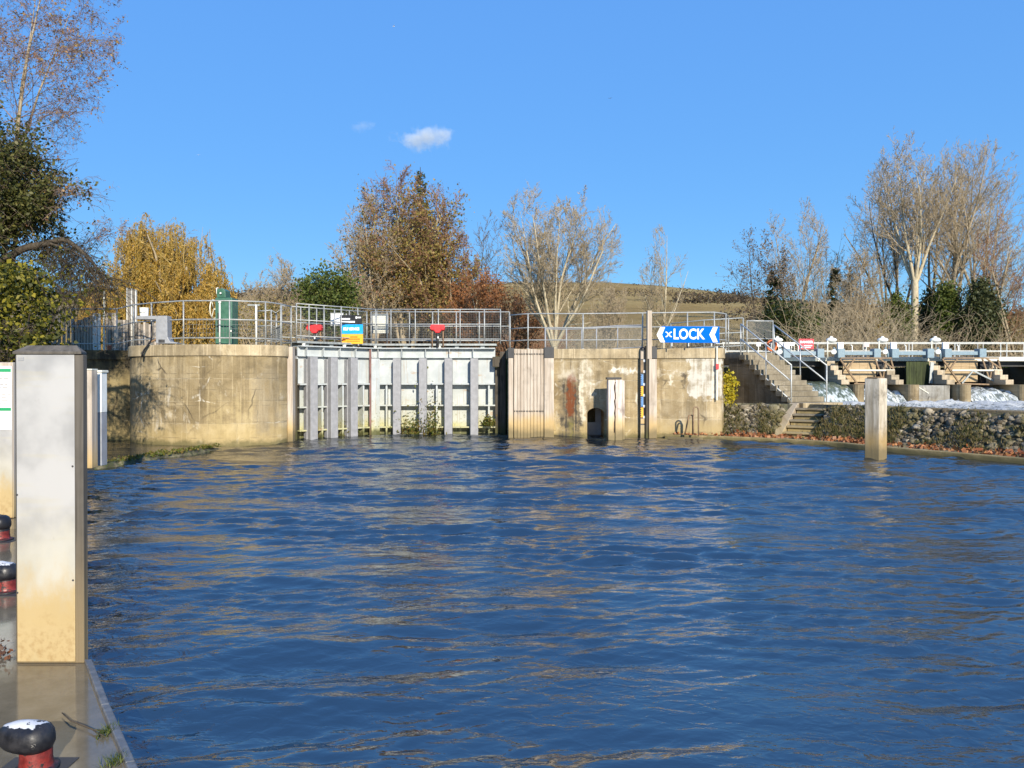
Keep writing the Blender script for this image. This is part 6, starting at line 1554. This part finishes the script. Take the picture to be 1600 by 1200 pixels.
bush('ivy_column', 'dark ivy on the trunk just right of the tallest pale trunk', 'ivy', 1452, 505, 77, 1.1, 1, 3.4, M['leaf_dark'], 7000, .16, 94, clumps=90, tall=True, z0=2.7)
bush('ivy_column', 'thin ivy strip climbing the bare tree in the gap', 'ivy', 1303, 455, 83, .5, .5, 3.0, M['leaf_dark'], 2200, .15, 95, clumps=50, z0=2.7)
bush('ivy_column', 'dark ivy around the leaning stem of the ash tree', 'ivy', 1208, 460, 77, .6, .5, 2.4, M['leaf_dark'], 1800, .15, 96, clumps=40, z0=2.7)
bush('evergreen_bush', 'dark low bush behind the mesh panel at the head of the steps', 'bush', 1226, 512, 66, 1.9, 1.2, 2.2, M['leaf_dark'], 5500, .15, 97, clumps=80, z0=2.7)
bush('green_bush', 'green bank vegetation below the footbridge at the right edge', 'bush', 1580, 582, 57, 2.6, 1.0, .8, M['leaf_green'], 7000, .11, 98, clumps=90, z0=1.2)
bush('green_bush', 'brownish bramble below the footbridge in the middle bay', 'bush', 1437, 572, 56.2, 1.0, .4, .8, M['leaf_brown'], 2200, .1, 99, clumps=40, z0=1.0)

bush('green_bush', 'olive brown undergrowth behind the tangled scrub left of the tallest tree', 'bush', 1345, 525, 73, 2.6, 1.2, 1.7, M['leaf_brown'], 5200, .13, 101, clumps=90, z0=2.7)
bush('evergreen_bush', 'low dark evergreen mass between the ivy column and the dark bush', 'bush', 1505, 522, 74, 1.6, 1, 1.6, M['leaf_dark'], 4500, .14, 102, clumps=70, z0=2.7)
bush('green_bush', 'golden brown bush beside the dark evergreen at the right edge', 'bush', 1575, 520, 75, 2.4, 1.2, 1.8, M['leaf_brown'], 4200, .13, 103, clumps=80, z0=2.7)
bush('green_bush', 'olive bush in the gap right of the steps below the pointed tree', 'bush', 1268, 520, 74, 2.2, 1.2, 1.8, M['leaf_green'], 3600, .13, 104, clumps=70, z0=2.7)
def thicket(name, label, px0, px1, Y0, Y1, h0, h1, n, mat, seed, wig=.2, arch=0.0, r0=.014, z0=2.7):
    """tangle of bare stems"""
    R = random.Random(seed); segs = []
    for i in range(n):
        Y = R.uniform(Y0, Y1); x = PX(R.uniform(px0, px1), Y); z = z0; L = R.uniform(h0, h1); k = 6; dx, dy, dz = R.gauss(0, .45), R.gauss(0, .25), 1.0
        for j in range(k):
            dx += R.gauss(0, wig) + arch*dx; dy += R.gauss(0, wig); dz += R.gauss(0, wig*.5) - arch*.6; q = math.sqrt(dx*dx+dy*dy+dz*dz); dx /= q; dy /= q; dz /= q; st = L/k
            segs.append((x, Y, z, x+dx*st, Y+dy*st, z+dz*st, r0*(1-j/k*.6), r0*(1-(j+1)/k*.6))); x, Y, z = x+dx*st, Y+dy*st, z+dz*st
            if R.random() < .6:
                ex, ez = R.gauss(0, .6), R.uniform(-.1, .9); segs.append((x, Y, z, x+ex*.6, Y+R.gauss(0, .3), z+ez*.6, r0*.5, r0*.35))
    o = seg_mesh(segs, 3, name, mat, None); return tag(o, kind='stuff', label=label, cat='scrub')
thicket('willow_scrub', 'tangled arching bare willow scrub along the right bank behind the footbridge', 1225, 1410, 62, 70, 2.5, 8.0, 620, M['twig_pale'], 1, .24, .12, .024)
thicket('willow_scrub', 'tan bare scrub between the trunks at the right of the bank', 1400, 1640, 66, 76, 2.0, 6.5, 420, M['twig_tan'], 2, .2, .05, .022)
thicket('scrub', 'dry tan thicket on the lower hillside behind the right lock wall', 880, 1190, 88, 112, 3.0, 7.5, 1500, M['twig_pale'], 3, .14, .03, .035)
thicket('scrub', 'dry tan thicket behind the railings left of the autumn tree', 350, 520, 60, 85, 2.5, 6.5, 1100, M['twig_tan'], 4, .14, .03, .03)
thicket('scrub', 'brown undergrowth behind the gate railings', 560, 860, 56, 66, 2.0, 5.5, 1500, M['twig_russet'], 5, .18, .05, .022)

def ridge():
    r = np.random.default_rng(31); n = 46000
    x = r.uniform(-480, 620, n); gap = np.interp(x, np.linspace(-480, 620, 60), r.uniform(.3, 1, 60)); y = 521+r.normal(0, 4, n)
    hgt = np.interp(x, np.linspace(-480, 620, 130), r.uniform(1.2, 6.0, 130)) + np.where(r.uniform(0, 1, n) > .96, 2.2, 0)
    z = skyline(x) - 2.2 + hgt*r.uniform(0, 1, n)**.8
    o = leaf_quads('far_wood', np.column_stack([x, y, z]), .75, M['far_wood'], None, r); tag(o, kind='stuff', label='dark line of scrub and trees along the top of the far hill', cat='wood')
    # hedges and dark bushes on the slope
    pts = []
    for (px, py, Y, w_, h_, k) in ((1110, 473, 330, 16, 2.5, 700), (1150, 470, 350, 10, 2.5, 350), (1060, 462, 420, 60, 2.2, 900), (395, 462, 420, 70, 2, 800), (1400, 500, 260, 60, 3, 1500), (1560, 505, 240, 30, 3, 800), (560, 470, 300, 60, 3, 800)):
        c = np.array(P(px, py, Y)); pts.append(c + np.column_stack([r.uniform(-w_, w_, k), r.normal(0, 2, k), np.abs(r.normal(0, h_*.8, k))]).repeat(2, 0) + np.column_stack([r.normal(0, .8, 2*k), r.normal(0, .5, 2*k), r.normal(0, .25, 2*k)]))
    o = leaf_quads('hillside_scrub', np.concatenate(pts), .55, M['far_wood'], None, r); tag(o, kind='stuff', label='scattered dark scrub and hedges on the dry hillside', cat='scrub')
M['far_wood'] = leafmat('far_wood', [(.055,.042,.026), (.085,.06,.038), (.10,.07,.045), (.05,.05,.026)], trans=.1)
ridge()
# bare dead tree on the slope behind the LOCK sign
tree('dead_tree', 'dark broken dead tree on the slope behind the LOCK sign', 'tree', 1097, 60, 3.0, (0, 0, 2, 2.5, 1, 2.4), prm(kids=[6, 3], seg=[5, 4, 3], rmin=.02, start=[.5, .3], ang=[(60, 90), (30, 60)]), 110, M['bark_dark'], M['bark_dark'], .1, leaders=1)

# ================================================================= near left bank trees
def ivy_tree():
    Y = 17.5; x = -13.6; t = thing('ivy_tree', 'ivy covered tree with arching dark boughs at the left edge', 'tree', (x, Y, 2.0)); r = np.random.default_rng(8); R = random.Random(8)
    segs = [(x, Y, 1.6, x+.1, Y, 4.0, .30, .25), (x+.1, Y, 4.0, x+.4, Y, 6.3, .25, .17), (x+.4, Y, 6.3, x+.6, Y, 9, .17, .07)]
    def bough(px_pts, r0, r1, Yb=Y):
        q = [P(a, b, Yb) for a, b in px_pts]; q = spline3(q); n = len(q)
        for i in range(n-1): segs.append((*q[i], *q[i+1], r0+(r1-r0)*i/n, r0+(r1-r0)*(i+1)/n))
        return q
    b1 = bough([(-170, 470), (-60, 425), (0, 408), (40, 388), (75, 381), (100, 375), (122, 388), (140, 404), (158, 428), (172, 450)], .11, .015, 17.2)
    b2 = bough([(-60, 425), (0, 416), (40, 420), (70, 432), (95, 450), (112, 462)], .05, .012, 17.0)
    b3 = bough([(62, 383), (90, 397), (110, 420), (128, 448)], .03, .009, 17.3)
    b4 = bough([(80, 381), (118, 395), (142, 420), (152, 452)], .028, .009, 17.1)
    b5 = bough([(-20, 400), (20, 410), (60, 440), (70, 470)], .04, .01, 17.4)
    seg_mesh(segs, 7, 'trunk', M['bark_dark'], t)
    # hanging twigs
    tw = []; lp = []
    for bq, n, L in ((b1, 170, 1.5), (b2, 60, 1.0), (b3, 55, 1.1), (b4, 60, 1.1), (b5, 40, .8)):
        for _ in range(n):
            i = R.randrange(len(bq)//4, len(bq)); x0, y0, z0 = bq[i]; dx, dy, dz = R.gauss(.05, .35), R.gauss(0, .3), R.uniform(-.9, .1); l_ = L*R.uniform(.35, 1.1); k = 6
            for j in range(k):
                dx += R.gauss(0, .16); dy += R.gauss(0, .16); dz += R.gauss(0, .1)-.10; q = math.sqrt(dx*dx+dy*dy+dz*dz); dx, dy, dz = dx/q, dy/q, dz/q; s = l_/k
                tw.append((x0, y0, z0, x0+dx*s, y0+dy*s, z0+dz*s, .006, .0045)); x0, y0, z0 = x0+dx*s, y0+dy*s, z0+dz*s
                if R.random() < .5:
                    ex, ez = R.gauss(0, .2), R.gauss(-.05, .15); tw.append((x0, y0, z0, x0+ex, y0+R.gauss(0, .1), z0+ez, .004, .003)); lp.append((x0+ex, y0, z0+ez))
    seg_mesh(tw, 3, 'twigs', M['bark_dark'], t)
    lp = np.array(lp); idx = r.integers(0, len(lp), 700); leaf_quads('leaves', lp[idx]+r.normal(0, .05, (700, 3)), .055, M['leaf_yellow'], t, r)
    # ivy mass
    cl = []
    for (px, py, sx, sz, k) in ((-15, 255, .4, .35, 20), (22, 268, .36, .38, 20), (52, 300, .25, .38, 14), (-5, 330, .5, .5, 28), (35, 335, .32, .4, 16), (-25, 385, .5, .4, 18), (-90, 300, .8, .9, 46), (72, 330, .12, .32, 7), (-70, 222, .5, .4, 16), (8, 228, .28, .18, 7)):
        c = np.array(P(px, py, Y)); cl.append(c + r.normal(0, 1, (k, 3))*(sx, .7, sz))
    cl = np.concatenate(cl); n = 24000; idx = r.integers(0, len(cl), n)
    leaf_quads('ivy', cl[idx]+r.normal(0, .16, (n, 3)), .05, M['leaf_ivy'], t, r)
    n = 9000; idx = r.integers(0, len(cl), n); leaf_quads('outer_ivy', cl[idx]+r.normal(0, .2, (n, 3))+(0, -.25, .05), .05, M['leaf_olive'], t, r)
    # inner stems in the ivy and fine outer shoots at its right side
    sh = []
    for i in range(900):
        c = cl[R.randrange(len(cl))]; x0, y0, z0 = c; dx, dy, dz = R.gauss(.35, .5), R.gauss(-.1, .4), R.gauss(.1, .5)
        for j in range(5):
            dx += R.gauss(0, .25); dz += R.gauss(0, .25)-.04; q = math.sqrt(dx*dx+dy*dy+dz*dz); s = R.uniform(.1, .2)
            sh.append((x0, y0, z0, x0+dx/q*s, y0+dy/q*s, z0+dz/q*s, .0055, .004)); x0, y0, z0 = x0+dx/q*s, y0+dy/q*s, z0+dz/q*s
    seg_mesh(sh, 3, 'shoots', M['twig_dark'], t)
def spline3(pts, k=5):
    P_ = [Vector(p) for p in pts]; out = []
    for i in range(len(P_)-1):
        p0, p1, p2, p3 = P_[max(i-1, 0)], P_[i], P_[i+1], P_[min(i+2, len(P_)-1)]
        for j in range(k):
            t = j/k; out.append(tuple(.5*((2*p1)+(p2-p0)*t+(2*p0-5*p1+4*p2-p3)*t*t+(3*p1-p0-3*p2+p3)*t**3)))
    out.append(tuple(P_[-1])); return out
M['leaf_olive'] = leafmat('olive_ivy_leaves', [(.05,.06,.015), (.10,.105,.028), (.16,.155,.045), (.08,.085,.022)])
ivy_tree()
def birch():
    Y = 18.5; px = -10
    P_ = prm(kids=[15, 10, 8, 5], seg=[8, 7, 6, 5, 4], trop=[.02, -.02, -.07, -.10, -.1], wig=[.05, .12, .16, .2, .2], ang=[(35, 65), (30, 60), (30, 60), (30, 60)], rmin=.0042, thick=.03, tiplv=3, len=[.5, .5, .5, .5], rad=[.35, .42, .45, .55])
    t, T = tree('birch_tree', 'birch with fine russet leafed twigs rising out of the picture at the top left', 'tree', px, Y, 10.5, (.2, 0, 9.0, 2.75, 2.4, 4.2), P_, 120, M['bark_tan'], M['twig_birch'], .16, leaders=5, spread=14, leaf=(M['leaf_rust'], 8000, .036, .06, None), z0=2.0)
    print('BIRCH', len(T.tips), len(T.thin))
M['twig_birch'] = barkmat('birch_twig', (.20,.13,.10), (.34,.24,.19), 2)
birch()
bush('yellow_bush', 'bush with yellow green leaves below the ivy tree at the left edge', 'bush', 18, 486, 15.2, .86, .8, 1.05, M['leaf_yellow'], 5200, .062, 130, clumps=120, z0=1.6, sig=.13)
bush('yellow_bush', 'darker bush top just above the white notice board', 'bush', 10, 545, 14.2, .8, .6, .5, M['leaf_yellow'], 1800, .06, 131, clumps=50, z0=1.2, sig=.13)

# ================================================================= small things
M['litter_dark'] = leafmat('wet_fallen_leaves', [(.05,.022,.012), (.12,.045,.02), (.18,.07,.03), (.08,.04,.02)], trans=.1)
def deck_bits():
    r = np.random.default_rng(41)
    for (px, py, lab, s) in ((166, 1140, 'grass tuft growing over the kerb strip at the end of a dark twig', 41), (177, 1187, 'lower grass tuft growing over the kerb strip near the bottom of the picture', 42)):
        Y = 1.6*1200/(py+8-HOR); x = PX(px, Y); t = thing('grass_tuft', lab, 'grass tuft', (x, Y, .36)); n = 110
        b = np.column_stack([r.normal(x, .018, n), r.normal(Y, .03, n), np.full(n, .355)]); h = r.uniform(.015, .042, n); tip = b + np.column_stack([r.normal(0, .6, n)*h, r.normal(0, .6, n)*h, h]); a = r.uniform(0, 3.14, n); d = np.column_stack([np.cos(a), np.sin(a), a*0])*.0022
        tag(np_mesh('blades', np.stack([b-d, b+d, tip], 1).reshape(-1, 3), np.arange(3*n).reshape(-1, 3), M['leaf_green'], t), kind='stuff')
    q = lambda px, py, dz=.012: (PX(px, 1.6*1200/(py-HOR)), 1.6*1200/(py-HOR), .352+dz)
    t = thing('twig', 'thin dark twig lying on the wet landing beside the bollard', 'twig', q(135, 1138)); m = MB(); m.tube([q(95, 1120), q(108, 1132), q(126, 1139), q(145, 1147), q(162, 1148)], [.003, .004, .005, .004, .003], 6); m.tube([q(143, 1147), q(152, 1153), q(160, 1156)], .003, 6); m.build('stick', M['bark_dark'], t)
    n = 60; c = np.array([q(px, py, .02) for px, py in zip(r.uniform(-40, 18, n), r.uniform(1012, 1040, n))]) + np.column_stack([np.zeros(n), np.zeros(n), np.abs(r.normal(0, .012, n))])
    o = leaf_quads('leaf_litter', c.repeat(2, 0)+r.normal(0, .012, (2*n, 3)), .016, M['litter_dark'], None, r); tag(o, kind='stuff', label='small heap of brown leaves at the foot of the tall sheet faced post', cat='leaves')
deck_bits()
def gull(px, py, D, label, bank_, span=1.1, dark=False):
    x, y, z = P(px, py, D); t = thing('gull', label, 'bird', (x, y, z), RAD(bank_), 'gulls in the sky'); mat = M['gull_grey'] if dark else M['white_sign']
    m = MB(); m.tube([(-.2, 0, 0), (-.12, 0, .02), (.02, 0, .03), (.14, 0, .02), (.2, 0, .01)], [.02, .055, .06, .04, .012], 8); m.build('body', mat, t, world=False, smooth=True)
    for s in (-1, 1):
        m = MB(); h = span/2
        vs = [(.06, s*.03, .03), (-.08, s*.03, .03), (.07, s*h*.45, .15), (-.07, s*h*.45, .14), (-.03, s*h, .10), (-.08, s*h*.97, .10)]
        vs += [(a, b, c-.012) for a, b, c in vs]; m.add(vs, [(0,2,3,1),(2,4,5,3),(6,7,9,8),(8,9,11,10),(0,6,8,2),(2,8,10,4),(1,3,9,7),(3,5,11,9),(4,10,11,5)]); m.build('wing', mat, t, world=False)
    m = MB(); m.add([(-.18, -.02, .01), (-.3, -.05, .01), (-.3, .05, .01), (-.18, .02, .01), (-.18, -.02, 0), (-.3, -.05, 0), (-.3, .05, 0), (-.18, .02, 0)], [(0,1,2,3),(7,6,5,4),(0,4,5,1),(1,5,6,2),(2,6,7,3),(3,7,4,0)]); m.build('tail', mat, t, world=False)
M['gull_grey'] = paint('gull_grey', (.10,.10,.11), .6, .1, .1)
gull(616, 43, 170, 'white gull highest in the sky left of centre', 20); gull(953, 155, 190, 'dark winged gull right of the small cloud', 60, dark=True); gull(174, 125, 150, 'white gull close to the twigs of the birch', 130); gull(311, 243, 260, 'faint distant gull low above the golden willow', 90)
def cloud(px, py, D, rx, rz, dens, seed, label):
    x, y, z = P(px, py, D); v, f = icosphere(); r = np.random.default_rng(seed)
    V = v*np.array([rx, rx*.5, rz])*1.25
    m = bpy.data.materials.new('cloud_vapour'); m.use_nodes = True; t = m.node_tree; t.nodes.clear(); k = N.__new__(N); k.m = m; k.t = t; k.out = t.nodes.new('ShaderNodeOutputMaterial')
    p = k.obj(); X, Y, Z = k.xyz(k.sc(p, (1/rx, 2/rx, 1/rz)))
    a = k.noise(k.sc(p, (1/rx, 1/rx, 1/rx)), 2.6, 6, .6)
    d2 = k.ma('SQRT', k.ma('ADD', k.ma('ADD', k.ma('MULTIPLY', X, X), k.ma('MULTIPLY', Y, Y)), k.ma('MULTIPLY', Z, Z)))
    hump = k.ma('MULTIPLY', k.ma('SUBTRACT', a, .5), 2.2)
    dd = k.ma('MULTIPLY', k.ss(k.ma('SUBTRACT', k.ma('ADD', 1.0 - .28, hump), d2), .0, .5), dens)
    pv = k.n('ShaderNodeVolumePrincipled'); pv.inputs['Color'].default_value = (1, 1, 1, 1); k.put(pv.inputs['Density'], dd); pv.inputs['Anisotropy'].default_value = .0
    t.links.new(pv.outputs[0], k.out.inputs['Volume'])
    o = np_mesh('cloud', V + (x, y, z), f, m, None, origin=(x, y, z)); tag(o, kind='stuff', label=label, cat='cloud')
cloud(663, 216, 1600, 80, 31, .034, 1, 'small white cloud above the autumn tree'); cloud(566, 198, 1700, 42, 16, .008, 2, 'faint wisp of cloud left of the small white cloud')
